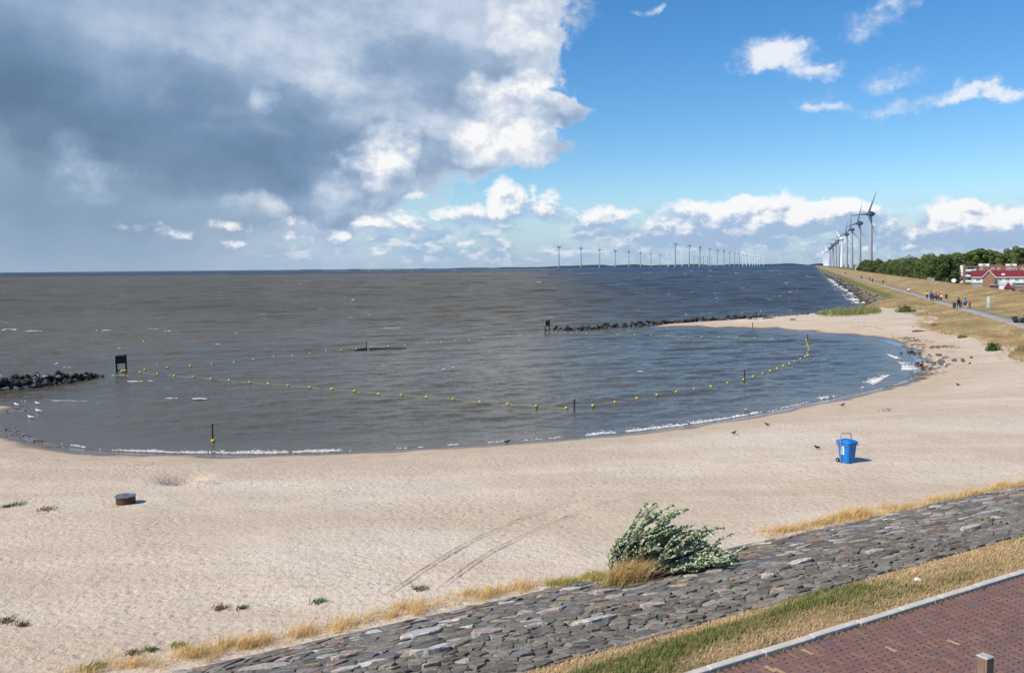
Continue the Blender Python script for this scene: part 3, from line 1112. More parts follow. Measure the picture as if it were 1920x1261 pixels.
tag(o, 'short dry and green grass on the verge beside the brick road', 'grass', kind='stuff')

# weeds creeping along the kerb joint
n = 1500
s_ = np.repeat(gr_.uniform(1, 24, 75), 20) + gr_.normal(0, 0.06, n)
q_ = Q_ROAD + 0.02 + np.abs(gr_.normal(0, 0.025, n))
side_ = gr_.rand(n) < 0.6
q_ = np.where(side_, Q_KERB - 0.02 - np.abs(gr_.normal(0, 0.04, n)) + 0.05, q_)
cl = np.where(gr_.rand(n, 1) < 0.6, np.array([0.13, 0.165, 0.045]), np.array([0.50, 0.36, 0.18])) * (0.6 + 0.6 * gr_.rand(n, 1))
V, Fc, cc = blades(TA.x * s_ + TN.x * q_, TA.y * s_ + TN.y * q_, np.full(n, Z_ROAD - 0.015), gr_.uniform(0.025, 0.085, n), np.full(n, 0.010), gr_.uniform(0.4, 1.2, n), WIND, cl, 9)
o = link_obj('kerb_weeds', mk_mesh('kerb_weeds', V, Fc, cc), m_grass)
tag(o, 'small weeds along both sides of the kerb', 'weeds', kind='stuff')

# concrete edging between stones and verge
edge_ = empty('stone_edging', (*rv(5, Q_TOP), Z_TOP))
tag(edge_, 'narrow weathered concrete edging where the stones meet the verge', 'edging')
m_conc = paint('old_concrete', (0.27, 0.225, 0.175), 0.9, var=0.3, scale=5, bump=0.01)
pm = MB().box(-0.49, 0.49, -0.045, 0.045, -0.15, 0.0, 0.012).mesh('edging_block')
ang = math.atan2(TA.y, TA.x)
for i in range(-6, 32):
    o = link_obj('edging_block', pm, m_conc, edge_)
    x, y = rv(i + rr.uniform(-.01, .01), Q_TOP - 0.06)
    o.location = Vector((x, y, Z_TOP + rr.uniform(-0.015, 0.03))) - edge_.location
    o.rotation_euler = (rr.uniform(-.08, .08), 0, ang + rr.uniform(-.012, .012))

# kerb
kerb = empty('kerb', (*rv(5, Q_KERB), Z_ROAD))
tag(kerb, kind='structure')
m_kerb = paint('kerb_concrete', (0.54, 0.48, 0.405), 0.85, var=0.16, scale=6, bump=0.004)
km = MB().box(-0.496, 0.496, -0.060, 0.060, -0.16, 0.02, 0.010).mesh('kerb_stone')
for i in range(-6, 40):
    o = link_obj('kerb_stone', km, m_kerb, kerb)
    x, y = rv(i + 0.3, (Q_KERB + Q_ROAD) / 2 + rr.uniform(-0.014, 0.014))
    o.location = Vector((x, y, Z_ROAD + 0.012 + rr.uniform(-.004, .004))) - kerb.location
    o.rotation_euler = (rr.uniform(-.01, .01), 0, ang + rr.uniform(-.004, .004))

# brick road: long sides across the road, every brick a piece
road = link_obj('brick_road', mk_mesh('road_bed', [(*rv(s, q), Z_ROAD - 0.045) for q in (Q_ROAD - 0.02, 6.0) for s in (-60, 0, 60, 110)], grid_faces(2, 4)),
                paint('road_sand', (0.050, 0.036, 0.030), 1.0, var=0.3, scale=20))
tag(road, kind='structure')
m_brick = attr_mat('road_brick', 0.82, 0.22, 30.0, bump=0.003, spec=0.3)
BL, BW, JT, JE = 0.200, 0.062, 0.0028, 0.011
BRK = [(0.19, 0.101, 0.076), (0.213, 0.113, 0.082), (0.173, 0.098, 0.077), (0.196, 0.113, 0.094), (0.236, 0.132, 0.092), (0.156, 0.093, 0.08), (0.184, 0.104, 0.085), (0.167, 0.108, 0.096)]
bm_cache = {}


def brick_mesh(ci):
    if ci not in bm_cache:
        c = [(0.40, 0.265, 0.135), *BRK][ci]
        g = MB()
        hx, hy, e = BW / 2, BL / 2, 0.003
        for _ in (0,):
            V = [(-hx, -hy, -0.04), (hx, -hy, -0.04), (hx, hy, -0.04), (-hx, hy, -0.04), (-hx, -hy, -e), (hx, -hy, -e), (hx, hy, -e), (-hx, hy, -e),
                 (-hx + e, -hy + e, 0), (hx - e, -hy + e, 0), (hx - e, hy - e, 0), (-hx + e, hy - e, 0)]
            Fc = [(8, 9, 10, 11)] + [(L * 4 + i, L * 4 + (i + 1) % 4, L * 4 + 4 + (i + 1) % 4, L * 4 + 4 + i) for L in (0, 1) for i in range(4)]
            g.add(V, Fc, c)
        bm_cache[ci] = g
    return bm_cache[ci]


shared = {}
cand = []
row = 0
s = -3.0
while s < 19.0:
    q = Q_ROAD + 0.012 + BL / 2
    if row % 2 == 1:
        q += (BL + JE) / 2
    while q < -3.2:
        ci = 0 if rr.random() < 0.012 else rr.randint(1, len(BRK))
        cand.append((s, q, ci))
        q += BL + JE
    s += BW + JT
    row += 1
vis_b, hid_b = [], []
for (s, q, ci) in cand:
    x, y = rv(s, q)
    (vis_b if in_view(x, y, Z_ROAD, 0.0) else hid_b).append((math.hypot(x, y), x, y, ci))
vis_b.sort()
rest = MB()
for i, (d, x, y, ci) in enumerate(vis_b + [h for h in hid_b if in_view(h[1], h[2], Z_ROAD, 0.5)]):
    z_ = Z_ROAD + rr.uniform(-0.003, 0.003)
    a_ = ang + rr.uniform(-0.012, 0.012)
    if i < min(300, len(vis_b)):
        if ci not in shared:
            shared[ci] = brick_mesh(ci).mesh('brick')
        o = link_obj('brick', shared[ci], m_brick, road, (x, y, z_))
        o.rotation_euler = (rr.uniform(-.012, .012), rr.uniform(-.02, .02), a_)
    else:
        M = Matrix.Translation((x, y, z_)) @ Matrix.Rotation(a_, 4, 'Z') @ Matrix.Rotation(rr.uniform(-.02, .02), 4, 'Y')
        g = brick_mesh(ci)
        rest.add([tuple(M @ Vector(p)) for p in g.v], g.f, g.c[0])
o = rest.build('far_bricks', m_brick, road)
tag(o, kind='stuff')

# wooden bollard at the road
x, y = at(1847, 1228, 5.27)
bol = empty('bollard', (x, y, Z_ROAD), ang)
tag(bol, 'square weathered wooden bollard on the brick road at the corner', 'bollard')
m_wood, N, b = new_mat('bollard_wood')
tc = N.n('ShaderNodeTexCoord').outputs['Object']
mp = N.n('ShaderNodeMapping')
N.put(mp.inputs['Vector'], tc)
mp.inputs['Scale'].default_value = (38, 38, 2.2)
w_ = N.noise(mp.outputs[0], 1.0, 5, 0.65).outputs['Fac']
N.put(b.inputs['Base Color'], N.mix(N.ss(w_, 0.32, 0.68), (0.150, 0.085, 0.058, 1), (0.300, 0.195, 0.140, 1)))
b.inputs['Roughness'].default_value = 0.85
bp = N.n('ShaderNodeBump')
bp.inputs['Distance'].default_value = 0.004
N.put(bp.inputs['Height'], w_)
N.t.links.new(bp.outputs[0], b.inputs['Normal'])
MB().box(-0.070, 0.070, -0.070, 0.070, -0.2, 0.745, 0.006).build('post', m_wood, bol)
MB().box(-0.072, 0.072, -0.072, 0.072, 0.745, 0.775, 0.012).build('cap', paint('weathered_end_grain', (0.42, 0.39, 0.37), 0.9, var=0.2, scale=60), bol)

# crumpled paper on the verge
zz = 4.2
for _ in range(6):
    x, y = at(1720, 1090, zz)
    zz = float(verge_z(*[np.array([t]) for t in rv_inv(x, y)])[0])
g = bmesh.new()
bmesh.ops.create_icosphere(g, subdivisions=2, radius=0.055)
for v_ in g.verts:
    v_.co *= rr.uniform(0.6, 1.25)
    v_.co.z *= 0.75
me = bpy.data.meshes.new('paper')
g.to_mesh(me)
g.free()
o = link_obj('crumpled_paper', me, paint('white_paper', (0.82, 0.82, 0.80), 0.8, var=0.04))
o.location = (x, y, zz + 0.04)
tag(o, 'small crumpled white paper lying on the grass verge', 'litter')

# ================================================================== blue wheelie bin on the sand
def ordinal(i):
    return ['first', 'second', 'third', 'fourth', 'fifth', 'sixth', 'seventh', 'eighth', 'ninth', 'tenth', 'eleventh', 'twelfth', 'thirteenth', 'fourteenth',
            'fifteenth', 'sixteenth', 'seventeenth', 'eighteenth', 'nineteenth', 'twentieth'][i]


p = on_beach(1587, 866)
bn = empty('wheelie_bin', p + Vector((0, 0, -0.02)), math.radians(210))
tag(bn, 'blue plastic wheelie bin with a metal hoop standing alone on the sand', 'bin')
m_blue = paint('blue_plastic', (0.010, 0.175, 0.54), 0.5, var=0.22, scale=7, spec=0.4)
# tapered body, local x = width, +y = front
g = MB()
lev = [(0.03, 0.215, -0.20, 0.26), (0.06, 0.235, -0.22, 0.28), (0.55, 0.262, -0.27, 0.315), (0.88, 0.280, -0.31, 0.335), (0.885, 0.305, -0.34, 0.365), (0.935, 0.310, -0.345, 0.37)]
V, Fc = [], []
for z_, hx, y0, y1 in lev:
    e = 0.05
    V += [(-hx + e, y0, z_), (hx - e, y0, z_), (hx, y0 + e, z_), (hx, y1 - e, z_), (hx - e, y1, z_), (-hx + e, y1, z_), (-hx, y1 - e, z_), (-hx, y0 + e, z_)]
for L in range(len(lev) - 1):
    Fc += [(L * 8 + i, L * 8 + (i + 1) % 8, L * 8 + 8 + (i + 1) % 8, L * 8 + 8 + i) for i in range(8)]
Fc += [tuple(range(7, -1, -1)), tuple(len(lev) * 8 - 8 + i for i in range(8))]
g.add(V, Fc).build('body', m_blue, bn)
g = MB()
lv = [(0.935, 0.32, -0.36, 0.40), (0.965, 0.325, -0.365, 0.405), (1.02, 0.29, -0.33, 0.36), (1.065, 0.20, -0.22, 0.24), (1.075, 0.10, -0.1, 0.12)]
V, Fc = [], []
for z_, hx, y0, y1 in lv:
    e = 0.06
    V += [(-hx + e, y0, z_), (hx - e, y0, z_), (hx, y0 + e, z_), (hx, y1 - e, z_), (hx - e, y1, z_), (-hx + e, y1, z_), (-hx, y1 - e, z_), (-hx, y0 + e, z_)]
for L in range(len(lv) - 1):
    Fc += [(L * 8 + i, L * 8 + (i + 1) % 8, L * 8 + 8 + (i + 1) % 8, L * 8 + 8 + i) for i in range(8)]
Fc += [tuple(range(7, -1, -1)), tuple(len(lv) * 8 - 8 + i for i in range(8))]
lid = g.add(V, Fc).build('lid', m_blue, bn)
MB().tube([(-0.24, -0.37, 0.93), (-0.24, -0.42, 0.95), (0.24, -0.42, 0.95), (0.24, -0.37, 0.93)], 0.018, 8).build('hand_grip', m_blue, lid)
m_rub = paint('black_rubber', (0.012, 0.012, 0.013), 0.8)
for sx in (-1, 1):
    M = Matrix.Translation((sx * 0.255, -0.27, 0.10)) @ Matrix.Rotation(math.pi / 2, 4, 'Y')
    w_ = MB().lathe([(0.06, -0.026), (0.098, -0.026), (0.105, -0.012), (0.105, 0.012), (0.098, 0.026), (0.06, 0.026)], 18, M=M).build('wheel', m_rub, bn, True)
    MB().lathe([(0.045, -0.031), (0.045, 0.031)], 12, M=M).build('hub', paint('hub_grey', (0.25, 0.25, 0.26), 0.5), w_)
m_steel = paint('galvanised_steel', (0.36, 0.36, 0.37), 0.42, metal=0.75, var=0.12, scale=12)
hoop = MB().tube([(-0.345, -0.05, -0.25), (-0.345, -0.05, 0.6), (-0.345, -0.05, 1.22), (-0.32, -0.05, 1.28), (-0.27, -0.05, 1.305), (0.27, -0.05, 1.345), (0.32, -0.05, 1.33), (0.345, -0.05, 1.27),
                  (0.345, -0.05, 0.6), (0.345, -0.05, -0.25)], 0.021, 10).build('hoop_frame', m_steel, bn, True)
MB().tube([(-0.35, -0.05, 0.84), (-0.32, 0.36, 0.84), (0.32, 0.36, 0.84), (0.35, -0.05, 0.84), (0.33, -0.36, 0.84), (-0.33, -0.36, 0.84), (-0.35, -0.05, 0.84)], 0.014, 8).build('belt', m_steel, bn)
# white printed sticker on the lit side
g = MB()
g.add([(0.2560, -0.10, 0.40), (0.2560, 0.07, 0.40), (0.2845, 0.075, 0.79), (0.2845, -0.105, 0.79), (0.2500, -0.10, 0.40), (0.2500, 0.07, 0.40), (0.2700, 0.075, 0.79), (0.2700, -0.105, 0.79)],
      [(0, 1, 2, 3), (7, 6, 5, 4), (4, 5, 1, 0), (5, 6, 2, 1), (6, 7, 3, 2), (7, 4, 0, 3)])
stk = g.build('sticker', paint('sticker_white', (0.78, 0.82, 0.85), 0.5, var=0.04), bn)
g = MB()
for k in range(5):
    z0 = 0.45 + k * 0.06
    x0 = 0.2575 + (z0 - 0.40) * 0.0731
    g.add([(x0, -0.03, z0), (x0, 0.03, z0), (x0 + .0026, 0.03, z0 + .035), (x0 + .0026, -0.03, z0 + .035)], [(0, 1, 2, 3)])
g.build('print', paint('sticker_print', (0.10, 0.30, 0.55), 0.5), stk)
for k in range(2):
    MB().box(-0.10 + .01 * k, 0.10 - .01 * k, 0.328, 0.337, 0.71 + k * 0.055, 0.725 + k * 0.055).build('moulded_bar', paint('pale_blue', (0.10, 0.25, 0.52), 0.4), bn)

# ================================================================== low round well with lid
p = on_beach(236, 943)
wl = empty('round_well', p, 0.3)
tag(wl, 'low round wooden well cover with a grey metal lid half buried in sand', 'well')
n = 22
stv = MB().box(-0.046, 0.046, -0.02, 0.02, -0.2, 0.28, 0.004).mesh('stave')
m_stv = paint('dark_stave', (0.090, 0.052, 0.028), 0.85, var=0.35, scale=9)
for k in range(n):
    a_ = 2 * math.pi * k / n
    o = link_obj('stave', stv, m_stv, wl, (0.33 * math.cos(a_), 0.33 * math.sin(a_), rr.uniform(-.012, .0)))
    o.rotation_euler = (0, 0, a_ + math.pi / 2)
MB().lathe([(0.352, 0.225), (0.358, 0.225), (0.358, 0.25), (0.352, 0.25)], 28).build('band', paint('rust_band', (0.07, 0.04, 0.03), 0.7), wl)
lid = MB().lathe([(0.375, 0.283), (0.385, 0.293), (0.382, 0.312), (0.350, 0.318), (0.345, 0.305), (0.05, 0.311)], 30).build('lid', paint('zinc_lid', (0.23, 0.25, 0.25), 0.32, metal=0.7, var=0.3, scale=5), wl, True)
MB().box(-0.09, 0.09, -0.014, 0.014, 0.311, 0.34, 0.006).build('lid_handle', m_steel, lid)

# ================================================================== wind-bent shrub on the slope
def on_ground(u, v):
    """survey point on sand or stone slope, whichever comes first"""
    z = 1.6
    for _ in range(14):
        x, y = at(u, v, z)
        s, q = rv_inv(x, y)
        z = float(slope_z(q)) if q > Q_TOE else bz1(x, y)
    return Vector((x, y, z))


PB = on_ground(1228, 1082)
shrub = empty('shrub', PB)
tag(shrub, 'wind-bent shrub with silvery green leaves at the foot of the stone slope', 'shrub')
rs = random.Random(77)
leafV, leafF, leafC = [], [], []


def add_leaf(pos, dirv, up, size, c):
    d = dirv.normalized()
    sd_ = d.cross(up)
    if sd_.length < 1e-4:
        sd_ = Vector((1, 0, 0))
    sd_.normalize()
    nn = sd_.cross(d).normalized()
    k = len(leafV)
    L, Wd = size, size * 0.62
    for (a_, b_, h_) in ((0, 0, 0), (0.35, -0.5, 0.10), (0.72, -0.40, 0.08), (1.0, 0, -0.08), (0.72, 0.40, 0.08), (0.35, 0.5, 0.10), (0.5, 0, -0.02)):
        leafV.append(pos + d * (L * a_) + sd_ * (Wd * b_) + nn * (L * h_))
    for f_ in ((0, 1, 6), (1, 2, 6), (2, 3, 6), (3, 4, 6), (4, 5, 6), (5, 0, 6)):
        leafF.append(tuple(k + i for i in f_))
        leafC.append(c)


stem_g = []


def branch(p0, d0, length, r0, bend, depth):
    pts, p_, d_ = [p0.copy()], p0.copy(), d0.normalized()
    nseg = 9
    for i in range(nseg):
        d_ = (d_ + Vector((bend, bend * 0.30, -0.015 * i * (0.6 + abs(bend)))) * 0.55 + Vector((rs.uniform(-.15, .15), rs.uniform(-.15, .15), rs.uniform(-.12, .12)))).normalized()
        p_ = p_ + d_ * (length / nseg)
        pts.append(p_.copy())
    stem_g.append((pts, [r0 * (1 - 0.85 * i / nseg) + 0.002 for i in range(nseg + 1)]))
    nl = int(length * (105 if depth else 80))
    for i in range(nl):
        t = rs.uniform(0.22 if depth == 0 else 0.05, 1.0) * nseg
        k = min(int(t), nseg - 1)
        q_ = pts[k].lerp(pts[k + 1], t - k)
        ax = (pts[k + 1] - pts[k]).normalized()
        side = Vector((rs.uniform(-1, 1), rs.uniform(-1, 1), rs.uniform(-.7, 1))).normalized()
        dv = (side + ax * 0.7 + Vector((0.55, 0.12, 0.05))).normalized()
        upv = Vector((rs.uniform(-.8, .8) - 0.35, rs.uniform(-.8, .8) - 0.4, 1.0)).normalized()
        if rs.random() < 0.40:
            c = (0.560, 0.600, 0.440)
        elif rs.random() < 0.5:
            c = (0.330, 0.400, 0.190)
        else:
            c = (0.140, 0.195, 0.065)
        kf = rs.uniform(0.8, 1.15)
        add_leaf(q_, dv, upv, rs.uniform(0.052, 0.098), tuple(v_ * kf for v_ in c))
    if depth < 1:
        for i in range(rs.randint(4, 6)):
            t = rs.uniform(0.25, 0.9) * nseg
            k = min(int(t), nseg - 1)
            q_ = pts[k].lerp(pts[k + 1], t - k)
            ax = (pts[k + 1] - pts[k]).normalized()
            dv = (ax + Vector((rs.uniform(-.7, .7) + 0.25, rs.uniform(-.7, .7), rs.uniform(-.35, .55)))).normalized()
            branch(q_, dv, length * rs.uniform(0.28, 0.5), r0 * 0.5, 0.16, 1)


# stems fan out from the base; the lee side sweeps right
FAN = []
for i in range(52):
    f_ = i / 51.0
    el_d = 96 - 92 * f_ ** 0.85 + rs.uniform(-9, 9)
    FAN.append((el_d, rs.uniform(-40, 40), rs.uniform(1.35, 2.1) * float(np.interp(f_, [0, .15, .5, 1], [.85, 1.0, 1.0, .74]))))
FAN += [(88, 5, 2.25), (74, 0, 2.3), (100, 0, 1.5), (62, -10, 2.1), (20, -20, 1.9), (9, 10, 1.8), (4, -28, 1.7), (50, 12, 2.1)]
for (e_, a_, L) in FAN:
    e_, a_ = math.radians(e_), math.radians(a_)
    d = Vector((math.cos(e_) * math.cos(a_), math.cos(e_) * math.sin(a_) * 0.9, math.sin(e_)))
    bx = Vector((-0.95 + 1.35 * (1 - e_ / 1.75) + rs.uniform(-0.3, 0.3), rs.uniform(-0.30, 0.50), 0))
    bx.z = float(slope_z(rv_inv(PB.x + bx.x, PB.y + bx.y)[1])) - PB.z if rv_inv(PB.x + bx.x, PB.y + bx.y)[1] > Q_TOE else bz1(PB.x + bx.x, PB.y + bx.y) - PB.z
    branch(bx, d, L * 1.0, 0.018, 0.155, 0)
floor_ = []
for i in range(0, len(leafV), 7):
    for j in range(7):
        v_ = leafV[i + j]
        X_, Y_ = PB.x + v_.x, PB.y + v_.y
        floor_.append(v_)
g = MB()
for pts, rad in stem_g:
    g.tube(pts, rad, 5, cap=False)
st_o = g.build('stems', paint('shrub_bark', (0.115, 0.075, 0.048), 0.9), shrub)
LV = np.array([tuple(v_) for v_ in leafV])
qq = rv_inv(LV[:, 0] + PB.x, LV[:, 1] + PB.y)[1]
gz = np.where(qq > Q_TOE, slope_z(qq), 1.2) - PB.z
LV[:, 2] = np.maximum(LV[:, 2], gz + 0.05)
me = mk_mesh('leaves', LV, np.array(leafF), np.array(leafC))
m_leaf = attr_mat('shrub_leaf', 0.55, 0.12, 3.0, spec=0.35, trans=0.25)
link_obj('leaves', me, m_leaf, shrub)

# ================================================================== dry grass along the foot of the stones
def tufts(points, seed, hmin, hmax, per, spread, cols_fn, lean=(0.35, 1.0), w=0.012):
    r = np.random.RandomState(seed)
    PX, PY, PZ, H, C_ = [], [], [], [], []
    for (x, y, z, k) in points:
        n = max(3, int(per * k))
        PX.append(x + r.normal(0, spread, n))
        PY.append(y + r.normal(0, spread, n))
        PZ.append(np.full(n, z - 0.03))
        H.append(r.uniform(hmin, hmax, n) * (0.6 + 0.5 * k))
        C_.append(cols_fn(n, r))
    PX, PY, PZ, H, C_ = map(np.concatenate, (PX, PY, PZ, H, C_))
    return blades(PX, PY, PZ, H, w * (0.7 + 0.6 * r.rand(len(PX))), r.uniform(*lean, len(PX)), WIND, C_, seed + 1)


def straw(n, r):
    return np.array([0.78, 0.530, 0.210]) * (0.6 + 0.6 * r.rand(n, 1)) * np.array([1, 1, 1]) + r.rand(n, 1) * np.array([0.04, 0.05, 0.05])


def mixed(n, r):
    g_ = (r.rand(n, 1) < 0.5)
    return np.where(g_, np.array([0.30, 0.31, 0.055]), np.array([0.52, 0.38, 0.12])) * (0.65 + 0.6 * r.rand(n, 1))


def greeny(n, r):
    return np.array([0.105, 0.180, 0.040]) * (0.55 + 0.8 * r.rand(n, 1))


TOE_L = [(90, 1261, .6), (160, 1258, .8), (230, 1252, 1.0), (300, 1245, .9), (345, 1235, 1.2), (400, 1226, .9), (460, 1212, 1.0), (520, 1204, .8), (565, 1194, 1.3), (600, 1186, .4),
         (625, 1178, 1.0), (680, 1166, 1.0), (730, 1155, 1.0), (752, 1150, .9), (800, 1138, 1.0), (860, 1128, .9), (905, 1120, 1.0), (960, 1108, 1.2), (1010, 1100, 1.1), (1060, 1095, .7), (1100, 1090, .9), (1140, 1084, 1.0)]
TOE_R = [(1425, 1008, .7), (1460, 1000, .8), (1500, 993, .9), (1540, 985, 1.2), (1580, 976, 1.0), (1610, 970, 1.2), (1650, 966, .8), (1700, 955, 1.0), (1740, 945, 1.1), (1790, 936, 1.1), (1840, 927, 1.2), (1890, 915, 1.2), (1940, 905, 1.1), (2000, 892, 1.0)]
pts_ = []
r2_ = random.Random(9)
for lst in (TOE_L, TOE_R):
    for (a_, b_) in zip(lst[:-1], lst[1:]):
        A, B = on_ground(*a_[:2]), on_ground(*b_[:2])
        m_ = max(2, int((B - A).length / 0.11))
        for i in range(m_):
            t = (i + r2_.random()) / m_
            P0_ = A.lerp(B, t)
            k = (a_[2] * (1 - t) + b_[2] * t) * r2_.uniform(0.35, 1.1) * max(0.4, 0.85 + 1.9 * float(vnoise(np.array([P0_.x * 1.4]), np.array([P0_.y * 1.4]), 44)[0]))
            off = r2_.gauss(0.12, 0.16)
            P_ = A.lerp(B, t) - Vector((TN.x, TN.y, 0)) * off
            pts_.append((P_.x, P_.y, P_.z, k))
V, Fc, cc = tufts(pts_, 12, 0.10, 0.36, 75, 0.13, straw, lean=(0.3, 1.3), w=0.010)
o = link_obj('dry_grass', mk_mesh('dry_grass', V, Fc, cc), m_grass)
tag(o, 'fringe of tall straw-coloured grass between the sand and the stones', 'grass', kind='stuff')
pts_ = []
for (a_, b_) in (((1030, 1096), (1120, 1088)), ((1095, 1085), (1140, 1080))):
    A, B = on_ground(*a_), on_ground(*b_)
    for i in range(14):
        P_ = A.lerp(B, r2_.random())
        pts_.append((P_.x + r2_.gauss(0, .08), P_.y + r2_.gauss(0, .1), P_.z, r2_.uniform(0.4, 0.9)))
V, Fc, cc = tufts(pts_, 15, 0.12, 0.30, 60, 0.10, mixed)
o = link_obj('yellow_green_grass', mk_mesh('yellow_green_grass', V, Fc, cc), m_grass)
tag(o, 'patch of yellow-green weeds at the stones left of the shrub', 'grass', kind='stuff')
# big tussock in front of the shrub
PT = on_ground(1165, 1096)
r3 = np.random.RandomState(8)
n = 1500
tx_, ty_ = r3.normal(0, 0.22, n), r3.normal(0, 0.16, n)
g_ = np.clip(0.9 - r3.rand(n) * 1.3, 0, 1)[:, None] * (tx_ < 0.3)[:, None]
cl = np.array([0.72, 0.49, 0.21]) * (0.6 + 0.6 * r3.rand(n, 1)) * (1 - g_) + np.array([0.14, 0.22, 0.045]) * (0.7 + 0.6 * r3.rand(n, 1)) * g_
V, Fc, cc = blades(tx_, ty_, np.full(n, -0.05), np.where(g_[:, 0] > 0.3, r3.uniform(0.25, 0.5, n), r3.uniform(0.45, 0.95, n)), np.full(n, 0.014), r3.uniform(0.5, 1.15, n), WIND, cl, 31)
V[:, 2] = np.maximum(V[:, 2], -0.05)
o = link_obj('grass_tussock', mk_mesh('grass_tussock', V, Fc, cc), m_grass, None, PT)
tag(o, 'large wind-swept tussock of straw and green grass beside the shrub', 'grass tussock')

# small weeds in the sand: each its own plant
WEEDS = [(411, 1141, 0.28, 'brown'), (453, 1139, 0.18, 'green'), (597, 1128, 0.26, 'green'), (785, 1104, 0.28, 'brown'), (32, 946, 0.42, 'green'), (12, 950, 0.3, 'green'),
         (85, 955, 0.4, 'brown'), (330, 1211, 0.22, 'green'), (250, 1225, 0.24, 'brown'), (280, 1218, 0.2, 'green'), (10, 1165, 0.30, 'brown'), (172, 1250, 0.3, 'green'), (40, 1172, 0.15, 'brown'),
         (1375, 1105, 0.18, 'green'), (1790, 1030, 0.35, 'brown')]
WL = ['dry brown sprig on the sand left of two small green weeds', 'smallest bright green weed between the brown sprig and the leafy weed', 'leafy green weed on the sand left of the tyre tracks',
      'thin brown weed lying between the tyre tracks and the dry grass', 'low green weed patch at the left edge of the beach near the well', 'leftmost green weed cut by the left picture edge',
      'dead brown weeds on the sand right of the left-edge green patch', 'green weed just above the dry grass fringe at lower left', 'brown drift weed beside the dry grass at lower left',
      'small green weed between the drift weed and the dry grass', 'brown stalks at the left edge near the bottom of the beach', 'green shoots at the lower left beside the first straw tufts',
      'single small dry sprig at the far lower left of the sand', 'small green plant growing in the joints of the stone slope', 'pale dry tuft growing among the stones beside the verge']
for i, (u, v, r_, kd) in enumerate(WEEDS):
    P_ = on_ground(u, v)
    rw = np.random.RandomState(200 + i)
    n = 90
    cl = (np.array([0.10, 0.20, 0.045]) if kd == 'green' else np.array([0.20, 0.145, 0.075])) * (0.6 + 0.7 * rw.rand(n, 1))
    V, Fc, cc = blades(rw.normal(0, r_ * .42, n), rw.normal(0, r_ * .35, n), np.full(n, -0.02), rw.uniform(0.05, 0.20, n) * (0.6 + r_), np.full(n, 0.026), rw.uniform(0.5, 1.3, n), WIND, cl, 300 + i)
    o = link_obj('sand_weed', mk_mesh('sand_weed', V, Fc, cc), m_grass, None, P_)
    tag(o, WL[i], 'weed', 'small weeds in the sand')

# ================================================================== rocks
ROCKM = []
rk = random.Random(55)
for i in range(14):
    g = bmesh.new()
    for k in range(15):
        d = Vector((rk.gauss(0, 1), rk.gauss(0, 1), rk.gauss(0, 1))).normalized()
        g.verts.new((d.x * rk.uniform(0.40, 0.58), d.y * rk.uniform(0.34, 0.5), d.z * rk.uniform(0.26, 0.42)))
    res = bmesh.ops.convex_hull(g, input=g.verts)
    bmesh.ops.delete(g, geom=[v_ for v_ in g.verts if not v_.link_faces], context='VERTS')
    bmesh.ops.recalc_face_normals(g, faces=g.faces)
    me = bpy.data.meshes.new('rock')
    g.to_mesh(me)
    g.free()
    ROCKM.append(me)


def rock_mat(name, c):
    m = paint(name, c, 0.82, var=0.4, scale=3.0, bump=0.04)
    return m


RM = [rock_mat('basalt_rock_dark', (0.030, 0.027, 0.025)), rock_mat('basalt_rock_brown', (0.058, 0.044, 0.035)), rock_mat('basalt_rock_grey', (0.115, 0.112, 0.110)), rock_mat('rock_pale', (0.30, 0.285, 0.26)),
      rock_mat('rock_white', (0.66, 0.63, 0.57)), rock_mat('rock_tan', (0.40, 0.29, 0.17)), rock_mat('rock_rust', (0.16, 0.055, 0.032))]
rock_data = {}


def rock(parent, loc, size, mi, name='rock'):
    key = (rk.randrange(len(ROCKM)), mi)
    if key not in rock_data:
        d = ROCKM[key[0]].copy()
        d.materials.clear()
        d.materials.append(RM[mi])
        rock_data[key] = d
    o = bpy.data.objects.new(name, rock_data[key])
    col.objects.link(o)
    if parent is not None:
        o.parent = parent
        o.location = Vector(loc) - parent.location
    else:
        o.location = loc
    o.rotation_euler = (rk.uniform(-.5, .5), rk.uniform(-.5, .5), rk.uniform(0, 6.28))
    s = size * rk.uniform(0.8, 1.25)
    o.scale = (s, s, s * rk.uniform(0.85, 1.2))
    return o


def breakwater(name, A, B, width, height, n, size, label, ends=(1.0, 1.0), pal=((0, 0.60), (1, 0.30), (2, 0.10))):
    A, B = Vector((*A, 0)), Vector((*B, 0))
    root = empty(name, (A + B) / 2)
    tag(root, label, 'breakwater')
    side = Vector((-(B - A).y, (B - A).x, 0)).normalized()
    for i in range(n):
        t = (i + rk.random()) / n
        h = height * (ends[0] * (1 - t) + ends[1] * t)
        w = rk.uniform(-1, 1)
        z_ = h * (1 - abs(w) ** 1.3) * rk.uniform(0.45, 1.0) - size * 0.22
        x_ = rk.random()
        mi = 0
        for m_, pr in pal:
            if x_ < pr:
                mi = m_
                break
            x_ -= pr
        rock(root, A.lerp(B, t) + side * (w * width) + Vector((0, 0, z_)), size, mi)
    return root


